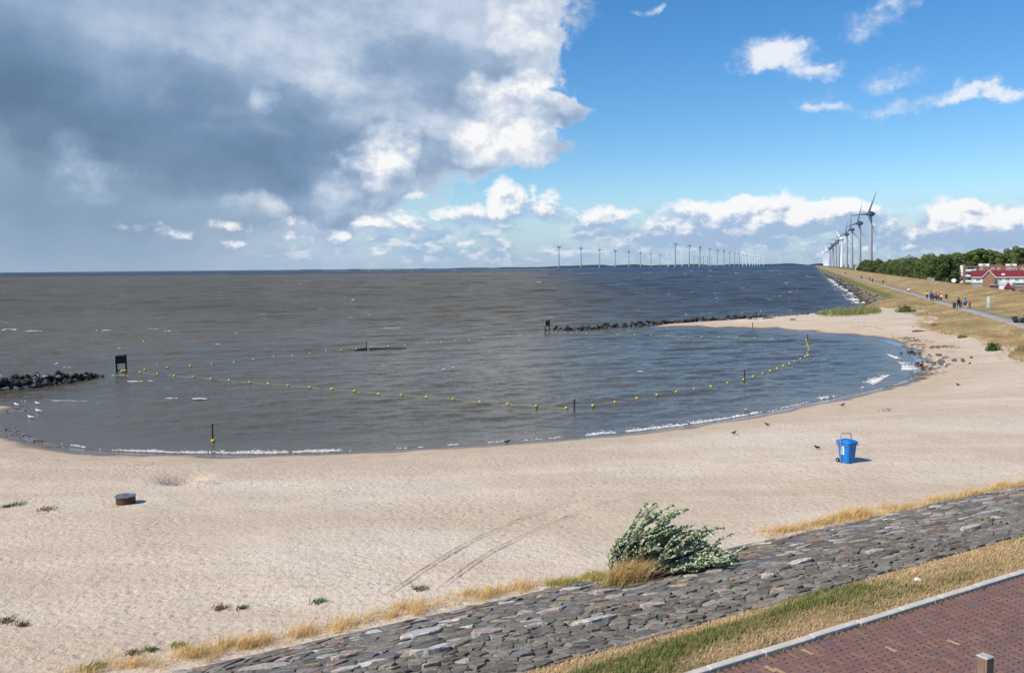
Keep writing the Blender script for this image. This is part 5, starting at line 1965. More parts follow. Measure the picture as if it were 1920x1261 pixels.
def turbine_proto(kind):
    if kind == 'big':
        H, L = 135.0, 62.0
        tw = MB().lathe([(7.2, 0), (6.6, 12), (5.6, 40), (4.4, 80), (3.2, 112), (2.6, 128), (2.4, 131)], 20).mesh('tower', True)
        rotY = Matrix.Rotation(-math.pi / 2, 4, 'X')
        # egg-shaped machine house, its axis along y; rotor at -y
        prof = [(0.6, -14.5), (3.2, -13.0), (5.2, -9.5), (6.3, -4.5), (6.4, 0), (5.6, 4.5), (4.0, 8.0), (1.8, 10.2), (0.4, 10.8)]
        nc = MB().lathe(prof, 18, M=Matrix.Translation((0, 0, H)) @ rotY).mesh('nacelle', True)
        hub = MB().lathe([(0.5, -16.5), (2.6, -15.2), (4.0, -12.0), (4.8, -8.6)], 16, M=Matrix.Translation((0, 0, H)) @ rotY).mesh('hub', True)
        return H, L, -9.5, tw, nc, hub, blade_mesh(L, 6.2, 2.2)
    H, L = 95.0, 54.0
    tw = MB().lathe([(3.0, -3), (3.0, 12), (2.55, 12.4), (2.2, 50), (1.75, 93)], 14).mesh('tower', True)
    rotY = Matrix.Rotation(-math.pi / 2, 4, 'X')
    nc = MB().box(-2.1, 2.1, -4, 8.5, H - 2.0, H + 2.1, 0.7).mesh('nacelle')
    hub = MB().lathe([(0.3, -8.4), (1.6, -7.4), (2.1, -5.2), (2.0, -3.9)], 12, M=Matrix.Translation((0, 0, H)) @ rotY).mesh('hub', True)
    return H, L, -5.6, tw, nc, hub, blade_mesh(L, 4.4, 1.4)


PROTO = {k: turbine_proto(k) for k in ('big', 'sea')}
dcache = {}


def with_mat(me, m):
    k = (me.name, m.name)
    if k not in dcache:
        d = me.copy()
        d.materials.clear()
        d.materials.append(m)
        dcache[k] = d
    return dcache[k]


def turbine(kind, u, hub_v, phase, yaw, mats, label, group, base_z=0.0):
    H, L, yo, tw, nc, hub, bl = PROTO[kind]
    d = ray(u, hub_v)
    t = (H + base_z - EYE) / d[2]
    o = empty('wind_turbine', (d[0] * t, d[1] * t, base_z), yaw)
    tag(o, label, 'wind turbine', group)
    link_obj('tower', with_mat(tw, mats[0]), None, o)
    link_obj('nacelle', with_mat(nc, mats[1]), None, o)
    link_obj('hub', with_mat(hub, mats[1]), None, o)
    for k in range(3):
        b_ = link_obj('blade', with_mat(bl, mats[2]), None, o, (0, yo, H))
        b_.rotation_euler = (0, math.radians(phase + 120 * k), 0)
    if kind == 'sea':
        link_obj('foundation', with_mat(MB().lathe([(3.4, -3), (3.4, 7.5), (4.2, 7.6), (4.2, 8.4), (3.2, 8.4)], 12).mesh('foundation'), m_foot), None, o)
    return o


YAW = math.radians(-72)          # rotors face the wind from the left
BIG = [(1633.5, 401, 29), (1612.5, 418.5, 20), (1597.8, 430.5, 5), (1588.2, 439, 18), (1579.2, 448, 80), (1573, 451.5, 40), (1567.8, 456, 25), (1563, 459.6, 50), (1560, 462.5, 10), (1556.8, 465.6, 70),
       (1553.8, 468, 33), (1551.4, 470, 95), (1549.3, 471.5, 12), (1547.4, 473, 60), (1545.4, 475, 44), (1543.5, 477, 100)]
for i, (u, hv, ph) in enumerate(BIG):
    white = i in (4,) or i >= 10  # these get the sunlit colour, the rest the cloud-shaded one
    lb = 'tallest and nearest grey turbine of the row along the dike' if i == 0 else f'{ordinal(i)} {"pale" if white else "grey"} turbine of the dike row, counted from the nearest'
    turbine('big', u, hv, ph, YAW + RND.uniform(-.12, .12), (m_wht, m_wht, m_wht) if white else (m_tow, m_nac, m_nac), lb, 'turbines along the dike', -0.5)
ROW1 = [(1047.9, 463, 5), (1089.3, 465.5, 20), (1124.2, 468, 0), (1153.7, 469.8, 28), (1179, 471.8, 22), (1201, 473.2, 26), (1220.8, 475, 2), (1237.7, 476.3, 350), (1253.3, 477.5, 10)]
ROW2 = [(1266.2, 457, 345), (1292.4, 460.4, 355), (1312.8, 463.6, 50), (1330.4, 466.5, 0), (1345, 469, 0), (1357.4, 470.5, 40), (1368, 472.8, 0), (1377.5, 474.3, 340), (1386, 475.4, 30)]
ROW3 = [(1300.8, 480.8), (1310.3, 481.6), (1319, 481.6), (1326.8, 482.3), (1334.4, 483.7)]
ROW4 = [(1393, 476.5), (1399.6, 477.6), (1405.8, 478.6), (1411.2, 479.7), (1416, 480.8), (1420.7, 482.3), (1425, 482.3), (1432, 483)]
for i, (u, hv, ph) in enumerate(ROW1):
    lb = 'leftmost turbine standing in the lake' if i == 0 else f'{ordinal(i)} lake turbine from the left in the long left row'
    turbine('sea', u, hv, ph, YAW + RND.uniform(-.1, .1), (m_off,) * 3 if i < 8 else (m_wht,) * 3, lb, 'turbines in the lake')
for i, (u, hv, ph) in enumerate(ROW2):
    lb = 'tallest lake turbine, heading the nearer row' if i == 0 else f'{ordinal(i)} turbine from the left in the nearer tall lake row'
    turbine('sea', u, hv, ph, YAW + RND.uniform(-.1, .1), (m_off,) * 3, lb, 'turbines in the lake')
for i, (u, hv) in enumerate(ROW3):
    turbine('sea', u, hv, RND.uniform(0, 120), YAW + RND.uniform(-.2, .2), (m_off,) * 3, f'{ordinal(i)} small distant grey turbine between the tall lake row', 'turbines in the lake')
for i, (u, hv) in enumerate(ROW4):
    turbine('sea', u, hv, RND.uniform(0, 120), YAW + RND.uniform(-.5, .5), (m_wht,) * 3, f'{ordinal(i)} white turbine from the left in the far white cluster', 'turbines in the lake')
for (u, hv, lb) in ((1279, 479, 'white turbine between the two tallest lake turbines'), (1463.7, 485.5, 'left one of two lone white turbines near the dike'), (1502.5, 485, 'right one of two lone white turbines near the dike'),
                    (1538.5, 486, 'small white turbine at the tip of the dike row'), (1606.5, 488.5, 'small white turbine seen between two dike turbines'), (1667.4, 480, 'left one of two white turbines above the wood'),
                    (1699.6, 480.6, 'right one of two white turbines above the wood')):
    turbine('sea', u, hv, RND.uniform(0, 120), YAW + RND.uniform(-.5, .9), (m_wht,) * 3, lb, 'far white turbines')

# ================================================================== trees
m_fol = attr_mat('tree_foliage', 0.75, 0.25, 0.6, spec=0.15, trans=0.2)
m_bark = paint('tree_bark', (0.085, 0.066, 0.050), 0.95, var=0.25, scale=3)


def tree_mesh(seed, H, W, leaf, n, pal, lean=0.06):
    r = np.random.RandomState(seed)
    lobes = []
    for k in range(15):
        t = r.uniform(0.18, 0.95)
        rad = W * 0.5 * (1 - abs(t - 0.48) ** 1.6 * 1.3) * r.uniform(0.15, 0.75)
        a = r.uniform(0, 6.28)
        sz = W * r.uniform(0.17, 0.30) * (1.15 - 0.5 * t)
        lobes.append((rad * math.cos(a) + lean * t * H, rad * math.sin(a), H * t, sz, sz * r.uniform(0.75, 1.1)))
    lobes.append((lean * H * 0.9, 0, H * 0.9, W * 0.2, H * 0.10))
    per = n // len(lobes)
    C, Dn, cols = [], [], []
    for (x, y, z, s1, s2) in lobes:
        d = r.normal(0, 1, (per, 3))
        d /= np.linalg.norm(d, axis=1)[:, None]
        rr_ = r.uniform(0.55, 1.12, per) ** 0.7
        C.append(np.stack([x + d[:, 0] * s1 * rr_, y + d[:, 1] * s1 * rr_, np.maximum(z + d[:, 2] * s2 * rr_, H * 0.06)], 1))
        Dn.append(d + r.normal(0, 0.55, (per, 3)))
        c = np.array(pal[r.randint(len(pal))])
        cols.append(c * r.uniform(0.6, 1.35, (per, 1)))
    C, Dn, cols = np.concatenate(C), np.concatenate(Dn), np.concatenate(cols)
    Dn /= np.linalg.norm(Dn, axis=1)[:, None]
    t1 = np.cross(Dn, r.normal(0, 1, C.shape))
    t1 /= np.linalg.norm(t1, axis=1)[:, None]
    t2 = np.cross(Dn, t1)
    sz = leaf * r.uniform(0.6, 1.35, (len(C), 1))
    V = np.stack([C - t1 * sz, C - t2 * sz * 0.6, C + t1 * sz, C + t2 * sz * 0.6], 1).reshape(-1, 3)
    F_ = np.arange(len(V)).reshape(-1, 4)
    me = mk_mesh('crown', V, F_, cols)
    me.materials.append(m_fol)
    g = MB()
    g.tube([(0, 0, -0.4), (lean * H * .12, 0, H * .25), (lean * H * .4, 0, H * .55), (lean * H * .75, 0, H * .85)], [W * .035, W * .028, W * .018, W * .006], 7)
    for (x, y, z, s1, s2) in lobes[:8]:
        b0 = max(0.2, z / H - 0.25)
        g.tube([(lean * H * b0, 0, H * b0), ((x + lean * H * b0) / 2, y / 2, (z + H * b0) / 2 + 0.2), (x, y, z)], [W * .014, W * .010, W * .004], 5, cap=False)
    tm = g.mesh('trunk')
    tm.materials.append(m_bark)
    return tm, me


P_D = [(0.086, 0.125, 0.038), (0.125, 0.16, 0.049), (0.07, 0.101, 0.035)]
P_O = [(0.154, 0.17, 0.052), (0.192, 0.194, 0.062), (0.108, 0.136, 0.046)]
P_B = [(0.2, 0.174, 0.084), (0.157, 0.154, 0.062), (0.235, 0.2, 0.096)]
P_G = [(0.182, 0.227, 0.055), (0.148, 0.194, 0.052), (0.122, 0.166, 0.049)]
TREES = [tree_mesh(1, 13, 9.5, 0.36, 4400, P_D), tree_mesh(2, 12, 10, 0.36, 4400, P_O), tree_mesh(3, 12.5, 8.5, 0.32, 3600, P_B), tree_mesh(4, 13, 10.5, 0.36, 4400, P_G), tree_mesh(5, 12, 9, 0.36, 4200, P_D + P_O),
         tree_mesh(6, 20, 11, 0.42, 6000, P_D + P_G), tree_mesh(7, 19, 12, 0.42, 6000, P_G), tree_mesh(8, 12, 7.5, 0.32, 900, P_B)]


def tree(kind, x, y, z, k, label, group, name='tree'):
    o = empty(name, (x, y, z), RND.uniform(-.5, .5))
    o.scale = (k, k, k * RND.uniform(0.92, 1.08))
    tag(o, label, 'tree', group)
    link_obj('trunk', TREES[kind][0], None, o)
    link_obj('crown', TREES[kind][1], None, o)
    return o


tr = random.Random(19)
LBL = {0: 'dark green tree in the wood behind the dike crest', 1: 'olive green tree in the wood behind the dike crest', 2: 'brownish tree in the wood behind the dike crest',
       3: 'fresh green tree in the wood behind the dike crest', 4: 'mottled green tree in the wood behind the dike crest'}
s = 366.0
while s < 1040:
    for q0 in ((51, 60) if s < 700 else (51,)):
        kd = tr.choice([0, 0, 1, 1, 2, 3, 4])
        x, y = dk_xy(s + tr.uniform(-2, 2), q0 + tr.uniform(-2.5, 2.5))
        if CPX + FPX * x / y > 1780:
            continue
        hh = float(np.interp(s, [372, 430, 520, 700, 1040], [1.06, 1.0, 0.98, 1.0, 1.08])) * tr.uniform(0.86, 1.08)
        tree(kd, x, y, -0.5, hh, LBL[kd].replace('in the wood', ('nearer the flats' if s < 470 else 'midway' if s < 620 else 'in the left half' if s < 820 else 'at the far left end') + ' in the wood'), 'trees in the wood behind the dike')
    s += tr.uniform(6.0, 8.5) * (1 if s < 650 else 1.35)
# taller back row
for i in range(34):
    s = 400 + i * 17
    kd = tr.choice([0, 1, 3, 4])
    x, y = dk_xy(s, 74 + tr.uniform(-5, 5))
    if CPX + FPX * x / y > 1785:
        continue
    tree(kd, x, y, -0.5, tr.uniform(1.0, 1.16), LBL[kd].replace('in the wood', 'at the back of the wood'), 'trees in the wood behind the dike')
x, y = dk_xy(520, 49)
tree(7, x, y, -0.5, 1.25, 'thin wind-torn tree with a bare top above the wood', None)
x, y = dk_xy(388, 47)
tree(0, x, y, -0.5, 0.95, 'rounded dark tree at the right end of the wood beside the brick flats', None)
# tall trees behind the flats
for i in range(30):
    u = 1782 + i * 7.4 + tr.uniform(-3, 3)
    yy = tr.uniform(545, 600)
    top = float(np.interp(u, [1782, 1800, 1820, 1840, 1856, 1866, 1885, 1900, 1930, 2000], [474, 471, 466, 461, 463, 472, 471, 467, 463, 466]))
    d = ray(u, top)
    t = yy / d[1]
    H_ = EYE + d[2] * t + 0.5
    kd = tr.choice([5, 6])
    tree(kd, d[0] * t, yy, -0.5, H_ / (20.5 if kd == 5 else 19.5) * tr.uniform(0.93, 1.02),
         'tall dark green tree rising behind the brick flats' if kd == 5 else 'tall light green tree rising behind the brick flats', 'trees behind the flats')


# ================================================================== houses behind the dike
m_br = paint('house_brick', (0.255, 0.105, 0.072), 0.85, var=0.18, scale=2.0)
m_br2 = paint('gable_brick', (0.300, 0.165, 0.105), 0.85, var=0.15, scale=2.0)
m_white = paint('white_render', (0.74, 0.72, 0.68), 0.8, var=0.06, scale=0.6)
m_roof = paint('red_tiles', (0.190, 0.024, 0.030), 0.55, var=0.16, scale=1.5)
m_frame = paint('white_frame', (0.78, 0.78, 0.76), 0.5, var=0.03)
m_glass, N, b = new_mat('window_glass')
b.inputs['Base Color'].default_value = (0.020, 0.026, 0.034, 1)
b.inputs['Roughness'].default_value = 0.06
m_greyp = paint('grey_panel', (0.33, 0.32, 0.30), 0.8)
m_dkw = paint('dark_band', (0.13, 0.10, 0.095), 0.8)


def window(parent, x, z, w, h, y=0.0, name='window', fmat=None):
    """framed window standing in the facade plane y (front = -y)"""
    f_ = MB()
    t = 0.16
    for (a0_, a1_, b0_, b1_) in ((-w / 2, w / 2, -h / 2, -h / 2 + t), (-w / 2, w / 2, h / 2 - t, h / 2), (-w / 2, -w / 2 + t, -h / 2 + t, h / 2 - t), (w / 2 - t, w / 2, -h / 2 + t, h / 2 - t), (-t / 2, t / 2, -h / 2 + t, h / 2 - t)):
        f_.box(x + a0_, x + a1_, y - 0.10, y + 0.05, z + b0_, z + b1_)
    o = f_.build(name, fmat or m_frame, parent)
    MB().box(x - w / 2 + t * .5, x + w / 2 - t * .5, y - 0.03, y + 0.02, z - h / 2 + t * .5, z + h / 2 - t * .5).build('pane', m_glass, o)
    return o


def place(u, yy):
    d = ray(u, 500)
    return d[0] / d[1] * yy, yy


# terrace of houses with red roof
x0, y0 = place(1824, 338)
ter = empty('terraced_houses', (x0, y0, -0.5), math.radians(-26))
tag(ter, 'low white terrace with a long dark red tiled roof and brick cross gable', 'houses')
LN, DP, EV, RG = 34.0, 8.0, 5.35, 7.75
MB().box(0, LN, 0, DP, -0.5, 2.9).build('lower_wall', m_dkw, ter)
MB().box(0.02, LN - .02, 0.02, DP - .02, 2.9, EV - 0.1).build('upper_wall', m_white, ter)
rf = MB().add([(-0.4, -0.5, EV - .25), (LN + .4, -0.5, EV - .25), (LN + .4, DP + .5, EV - .25), (-0.4, DP + .5, EV - .25), (-0.4, DP / 2, RG), (LN + .4, DP / 2, RG)],
              [(0, 1, 5, 4), (2, 3, 4, 5), (0, 4, 3), (1, 2, 5), (3, 2, 1, 0)]).build('roof', m_roof, ter)
MB().box(-0.4, LN + .4, -0.62, -0.5, EV - .42, EV - .18).build('gutter', m_frame, rf)
MB().box(10.0, 11.2, 0.9, 1.9, EV + .35, EV + 1.15, 0.06).build('skylight', m_frame, rf)
for k, x in enumerate((1.9, 9.4, 12.1, 15.2, 18.0, 21.0, 24.0, 27.0, 30.0)):
    window(ter, x, 4.20, 1.5, 0.95)
for k, x in enumerate((9.8, 13.0, 16.4, 20.2, 24.5)):
    window(ter, x, 1.2, 1.9, 1.3)
# cross gable
gx, gw = 5.6, 4.0
cg = MB().add([(gx - gw / 2, -1.6, -0.5), (gx + gw / 2, -1.6, -0.5), (gx + gw / 2, -1.6, EV - 0.2), (gx, -1.6, RG - 0.15), (gx - gw / 2, -1.6, EV - 0.2),
               (gx - gw / 2, 1.5, -0.5), (gx + gw / 2, 1.5, -0.5), (gx + gw / 2, 1.5, EV - 0.2), (gx, 1.5, RG - 0.15), (gx - gw / 2, 1.5, EV - 0.2)],
              [(0, 1, 2, 3, 4), (9, 8, 7, 6, 5), (0, 4, 9, 5), (1, 6, 7, 2)]).build('cross_gable', m_br2, ter)
sl = math.atan2(RG - EV + .05, gw / 2)
for sx in (-1, 1):
    e0 = (gx + sx * (gw / 2 + .45), EV - 0.55)
    V = []
    for yv in (-1.95, 3.6):
        V += [(e0[0], yv, e0[1]), (gx, yv, RG + .05), (gx, yv, RG + .25), (e0[0], yv, e0[1] + .2)]
    Fc = [(0, 1, 2, 3), (7, 6, 5, 4), (0, 4, 5, 1), (3, 2, 6, 7), (1, 5, 6, 2), (0, 3, 7, 4)]
    MB().add(V, Fc if sx < 0 else [tuple(reversed(f_)) for f_ in Fc]).build('gable_roof', m_roof, cg)
    V = [(a_, b_, c_) for b_ in (-2.05, -1.95) for (a_, c_) in ((e0[0], e0[1] - .08), (gx, RG - .04), (gx, RG + .28), (e0[0], e0[1] + .24))]
    MB().add(V, Fc if sx < 0 else [tuple(reversed(f_)) for f_ in Fc]).build('verge_board', m_frame, cg)

# block of flats behind
x0, y0 = place(1802, 470)
fl_ = empty('block_of_flats', (x0, y0, -0.5), math.radians(-27))
tag(fl_, 'red brick block of flats with white balconies standing behind the terrace', 'building')
MB().box(8.0, 46, 0, 11, -0.5, 9.0).build('wall', m_br, fl_)
MB().box(2.3, 8.0, 1.6, 10, -0.5, 8.7).build('stair_wall', m_white, fl_)
MB().box(1.0, 2.3, -0.6, 10.2, -0.5, 10.0).build('corner_pier', m_br, fl_)
MB().box(-0.4, 1.0, 0.2, 10.0, -0.5, 9.6).build('side_bay', m_white, fl_)
for k in range(3):
    z_ = 0.6 + k * 2.95
    bl_ = MB().box(2.3, 7.4, -0.9, 1.6, z_ - 0.22, z_ - 0.02).build('balcony', m_frame, fl_)
    MB().box(2.32, 7.38, -0.93, -0.83, z_ - 0.02, z_ + 0.95).build('railing', paint('pale_panel', (0.62, 0.68, 0.72), 0.5), bl_)
    window(fl_, 4.9, z_ + 1.1, 3.2, 1.9, y=1.6)
MB().box(2.2, 8.2, -0.9, 10.2, 8.7, 8.95).build('balcony_roof', m_greyp, fl_)
for x in (9.8, 15.2, 18.0, 22.2, 23.6, 25.6, 29.0, 32.0, 36.0, 38.0, 40.4, 44.0):
    window(fl_, x, 7.2, 1.35, 1.9)
for x in (10.5, 15.5, 20, 25, 30, 35, 40):
    window(fl_, x, 4.2, 1.6, 1.6)
# arched parapets and white roof boxes
for (xa, xb) in ((14.0, 20.5), (27.0, 34.0), (41.0, 46.5)):
    n = 9
    V = []
    for yv in (-0.03, 0.6):
        V += [(xa, yv, 8.6), (xb, yv, 8.6)] + [(xb + (xa - xb) * i / (n - 1), yv, 9.25 + 0.75 * math.sin(math.pi * i / (n - 1))) for i in range(n)]
    m_ = n + 2
    Fc = [tuple(range(m_)), tuple(reversed(range(m_, 2 * m_)))] + [(i, m_ + i, m_ + (i + 1) % m_, (i + 1) % m_) for i in range(m_)]
    MB().add(V, Fc).build('parapet', m_br, fl_)
for (xa, xb, zt) in ((8.6, 13.6, 10.3), (21.4, 26.4, 10.1), (34.5, 40.5, 10.3)):
    rb = MB().box(xa, xb, 1.0, 6, 9.0, zt, 0.1).build('roof_box', m_frame, fl_)
    MB().box(xa + 1.6, xb - 1.6, 0.96, 1.1, 9.25, zt - .15).build('vent', m_greyp, rb)

# sheds and gardens in front
SHED = [(1824, 1842, 268, 1.9, 'flat', (0.36, 0.37, 0.36), 'pale grey flat-roofed shed in front of the terrace end'), (1860, 1876, 262, 1.5, 'flat', (0.12, 0.06, 0.05), 'dark brown low shed right of the brick gable'),
        (1877, 1898, 255, 1.9, 'flat', (0.70, 0.70, 0.68), 'white flat-topped shed behind the small red roof'), (1887, 1898, 240, 2.0, 'gable', (0.42, 0.42, 0.38), 'small garden house with a red roof'),
        (1899, 1908, 240, 2.0, 'gableg', (0.16, 0.08, 0.055), 'brown shed with a grey-blue gable roof'), (1908, 1926, 236, 1.7, 'flat', (0.33, 0.17, 0.115), 'brick shed at the right picture edge'),
        (1740, 1752, 330, 2.5, 'flat', (0.40, 0.40, 0.36), 'grey shed under the trees behind the dike'), (1640, 1648.5, 760, 6.5, 'flat', (0.30, 0.11, 0.07), 'small red-brown shed at the left end of the wood'),
        (1604, 1610.5, 1300, 9.0, 'flat', (0.55, 0.47, 0.34), 'small beige pump house on the dike below the turbines')]
for (ua, ub, yy, hh, kd, c, lb) in SHED:
    xa, xb = place(ua, yy)[0], place(ub, yy)[0]
    zb = -0.6
    hh = hh + 2.6 if yy < 340 else hh
    zb = -0.5
    o = empty('shed', ((xa + xb) / 2, yy, zb), math.radians(-26))
    tag(o, lb, 'shed', 'sheds behind the dike')
    w = (xb - xa) / 2
    dpt = min(3.0 + w * .3, 6)
    hz_ = hh * (0.72 if kd != 'flat' else 0.93)
    m_ = paint('shed_' + lb.split()[0] + lb.split()[1], c, 0.8)
    MB().box(-w, w, 0, dpt, -0.2, hz_).build('wall', m_, o)
    if kd == 'flat':
        MB().box(-w - .15, w + .15, -.2, dpt + .15, hz_, hh).build('roof', m_frame if 'white' in lb else m_greyp, o)
    else:
        MB().add([(-w - .2, -.25, hz_), (w + .2, -.25, hz_), (w + .2, dpt, hz_), (-w - .2, dpt, hz_), (0, -.25, hh + .5), (0, dpt, hh + .5)],
                 [(0, 1, 4), (2, 3, 5), (1, 2, 5, 4), (3, 0, 4, 5), (3, 2, 1, 0)]).build('roof', m_roof if kd == 'gable' else paint('slate_roof', (0.12, 0.15, 0.18), 0.6), o)
    MB().box(-min(.5, w * .4), min(.5, w * .4), -0.05, 0.0, 0, hz_ * .8).build('door', paint('shed_door', (0.10, 0.12, 0.12), 0.6), o)

# white dish at the edge of the wood
x, y = place(1789, 300)
zc = EYE - (526 - 494.2) / 1600 * 300
o = empty('white_dish', (x, y, -0.5))
tag(o, 'round white dish on a stand at the right edge of the wood', 'dish')
MB().tube([(0, 0, 0), (0, 0.1, zc + .4)], 0.12, 6).build('stand', m_greyp, o)
MB().lathe([(0.05, 0.0), (0.5, 0.06), (0.65, 0.16), (0.75, 0.28), (0.73, 0.30), (0.6, 0.2), (0.45, 0.12), (0.04, 0.06)], 18,
           M=Matrix.Translation((0, 0, zc + .5)) @ Matrix.Rotation(math.radians(62), 4, 'X') @ Matrix.Rotation(math.radians(-25), 4, 'Y')).build('bowl', m_frame, o, True)


def bush(u, v, yy, w, h, label, pal, ground=None, n=700, group=None, leaf=0.12):
    if yy is None:
        P_ = ground
    else:
        x, y = place(u, yy)
        P_ = Vector((x, y, -0.5))
    r = np.random.RandomState(int(u * 7 + v))
    d = r.normal(0, 1, (n, 3))
    d /= np.linalg.norm(d, axis=1)[:, None]
    d[:, 2] = np.abs(d[:, 2])
    rad = r.uniform(0.45, 1.05, (n, 1)) * (0.8 + 0.35 * np.sin(3 * np.arctan2(d[:, 1:2], d[:, 0:1]) + u) * 0.6)
    C = d * rad * np.array([w / 2, w / 2.4, h])
    t1 = np.cross(d, r.normal(0, 1, d.shape))
    t1 /= np.linalg.norm(t1, axis=1)[:, None]
    t2 = np.cross(d + r.normal(0, .5, d.shape), t1)
    sz = leaf * r.uniform(0.6, 1.3, (n, 1))
    V = np.stack([C - t1 * sz, C - t2 * sz * .6, C + t1 * sz, C + t2 * sz * .6], 1).reshape(-1, 3)
    cols = np.array(pal)[r.randint(len(pal), size=n)] * r.uniform(0.6, 1.3, (n, 1))
    o = empty('bush', P_)
    tag(o, label, 'bush', group)
    link_obj('foliage', mk_mesh('foliage', V, np.arange(len(V)).reshape(-1, 4), cols), m_fol, o)
    g = MB()
    for k in range(5):
        a_ = k * 1.3
        g.tube([(0, 0, -0.1), (w * .15 * math.cos(a_), w * .15 * math.sin(a_), h * .4), (w * .3 * math.cos(a_), w * .3 * math.sin(a_), h * .7)], [w * .02, w * .014, w * .005], 5)
    g.build('stems', m_bark, o)
    return o


for (u, yy, w, h, lb, pal) in ((1846, 262, 4.5, 3.4, 'low green hedge in front of the brick gable', P_G), (1858, 258, 4.0, 3.2, 'garden bush right of the brick gable', P_D), (1830, 290, 4, 3.2, 'round bush beside the flats', P_D),
                               (1804, 310, 6, 3.0, 'low bush left of the flats', P_G), (1822, 305, 4, 2.9, 'bush between flats and grey shed', P_D), (1776, 320, 6, 2.6, 'flat green bush left of the white dish', P_G),
                               (1911, 226, 4.6, 2.9, 'bright green bush at the right picture edge behind the dike', [(0.12, 0.19, 0.03), (0.09, 0.15, 0.03)]), (1930, 224, 4.6, 3.1, 'dark bush cut by the right picture edge', P_D)):
    bush(u, 530, yy, w, h, lb, pal, n=800, leaf=0.28, group='bushes behind the dike')

# ================================================================== dike furniture
def dk_z(q):
    return float(np.interp(q, PQ, PZ))


def on_dike(u, v):
    z = 2.4
    for _ in range(12):
        x, y = at(u, v, z)
        z = max(dk_z(dk_inv(x, y)[1]), 0.3)
    return Vector((x, y, z))


m_gbin = paint('bin_green', (0.020, 0.050, 0.035), 0.5)
for (u, v, lb) in ((1789, 579, 'dark green litter bin on the near side of the path by the right walkers'), (1774, 561, 'dark green litter bin on the grass behind the walking group'),
                   (1656, 531, 'small dark litter bin by the path far along the dike')):
    P_ = on_dike(u, v)
    P_.z += 0.0
    o = empty('litter_bin', P_)
    tag(o, lb, 'bin', 'litter bins along the dike path')
    MB().lathe([(0.20, 0.16), (0.24, 0.20), (0.26, 0.85), (0.27, 0.95), (0.25, 1.0)], 14).build('drum', m_gbin, o, True)
    MB().lathe([(0.28, 1.0), (0.26, 1.06), (0.12, 1.12)], 14).build('hood', m_gbin, o, True)
    MB().tube([(0, 0.1, -0.3), (0, 0.1, 0.3)], 0.05, 8).build('post', m_steel, o)

P_ = on_dike(1852, 591)
o = empty('information_sign', P_ + Vector((0, 0, 0.02)), math.radians(-34))
tag(o, 'tall narrow information panel on two steel legs beside the path', 'sign')
for sx in (-1, 1):
    MB().box(sx * .22 - .035, sx * .22 + .035, -.04, .04, 0, 2.55, .008).build('leg', m_steel, o)
pn = MB().box(-.182, .182, -.03, .03, 1.15, 2.75, .01).build('panel', paint('panel_white', (0.50, 0.51, 0.46), 0.5, var=0.06), o)
MB().box(-.13, .13, -.034, -.0305, 1.3, 1.9).build('print', paint('panel_print', (0.34, 0.36, 0.32), 0.5, var=0.4, scale=9), pn)
MB().box(-1.0, 1.1, -.5, .5, -.12, 0.06, .02).build('base', m_conc, o)
P_ = on_dike(1906, 606)
o = rock(None, P_ + Vector((0, 0, 0.55)), 1.75, 2, 'boulder')
o.rotation_euler = (0.1, 0.2, 0.6)
o.data = o.data.copy()
o.data.materials.clear()
o.data.materials.append(paint('memorial_stone', (0.030, 0.034, 0.042), 0.45, var=0.3, scale=2, bump=0.03))
tag(o, 'big dark faceted boulder beside the path at the right edge', 'boulder')
o = rock(None, P_ + Vector((0.75, -0.1, 0.4)), 1.0, 0, 'boulder')
tag(o, 'smaller black boulder leaning on the big dark boulder', 'boulder')
P_ = on_dike(1911, 608)
o = empty('pole', P_)
tag(o, 'thin grey pole in front of the big dark boulder', 'pole')
MB().tube([(0, 0, -.3), (0, 0, 1.35)], 0.035, 8).build('shaft', m_steel, o)
MB().lathe([(0.05, 1.35), (0.05, 1.40), (0.02, 1.42)], 8).build('cap', m_steel, o)
for (u, v, h_, lb) in ((1683, 518, 5.0, 'thin pole on the dike crest before the wood'), (1816, 542, 2.2, 'small post on the inner dike slope below the flats')):
    P_ = on_dike(u, v)
    o = empty('pole', P_)
    tag(o, lb, 'pole')
    MB().tube([(0, 0, -.3), (0, 0, h_)], 0.07, 8).build('shaft', m_steel, o)
    MB().lathe([(0.10, h_), (0.10, h_ + .08), (0.03, h_ + .12)], 8).build('cap', m_steel, o)

# ================================================================== reeds, shrubs and tufts on the spit and the dike foot
r6 = np.random.RandomState(61)
n = 5200
uu = r6.uniform(1528, 1652, n)
vv = np.interp(uu, [1528, 1560, 1600, 1652], [591, 592.5, 592, 588]) + r6.normal(0, 1.6, n) + r6.uniform(-2.5, 2.5, n)
ok = np.interp(uu, [1528, 1545, 1640, 1652], [0.25, 1.0, 1.0, 0.3]) > r6.rand(n)
uu, vv = uu[ok], vv[ok]
P_ = np.array([at(a_, b_, 0.7) for a_, b_ in zip(uu, vv)])
n = len(P_)
cl = np.where(r6.rand(n, 1) < 0.62, np.array([0.120, 0.190, 0.050]), np.array([0.46, 0.37, 0.16])) * (0.6 + 0.75 * r6.rand(n, 1))
pz = np.array([bz1(x, y) for x, y in P_])
V, Fc, cc = blades(P_[:, 0], P_[:, 1], pz - .05, r6.uniform(0.4, 1.35, n) * (1 + 1.1 * fbm(uu / 7.0, vv / 2.0, 5, 3)) * np.interp(uu, [1528, 1550, 1640, 1652], [.5, 1, 1.1, .6]), 0.03 + 0.03 * r6.rand(n), r6.uniform(0.3, 0.8, n), WIND, cl, 62)
o = link_obj('reeds', mk_mesh('reeds', V, Fc, cc), m_grass)
tag(o, 'band of green reeds along the outer edge of the sand spit', 'reeds', kind='stuff')
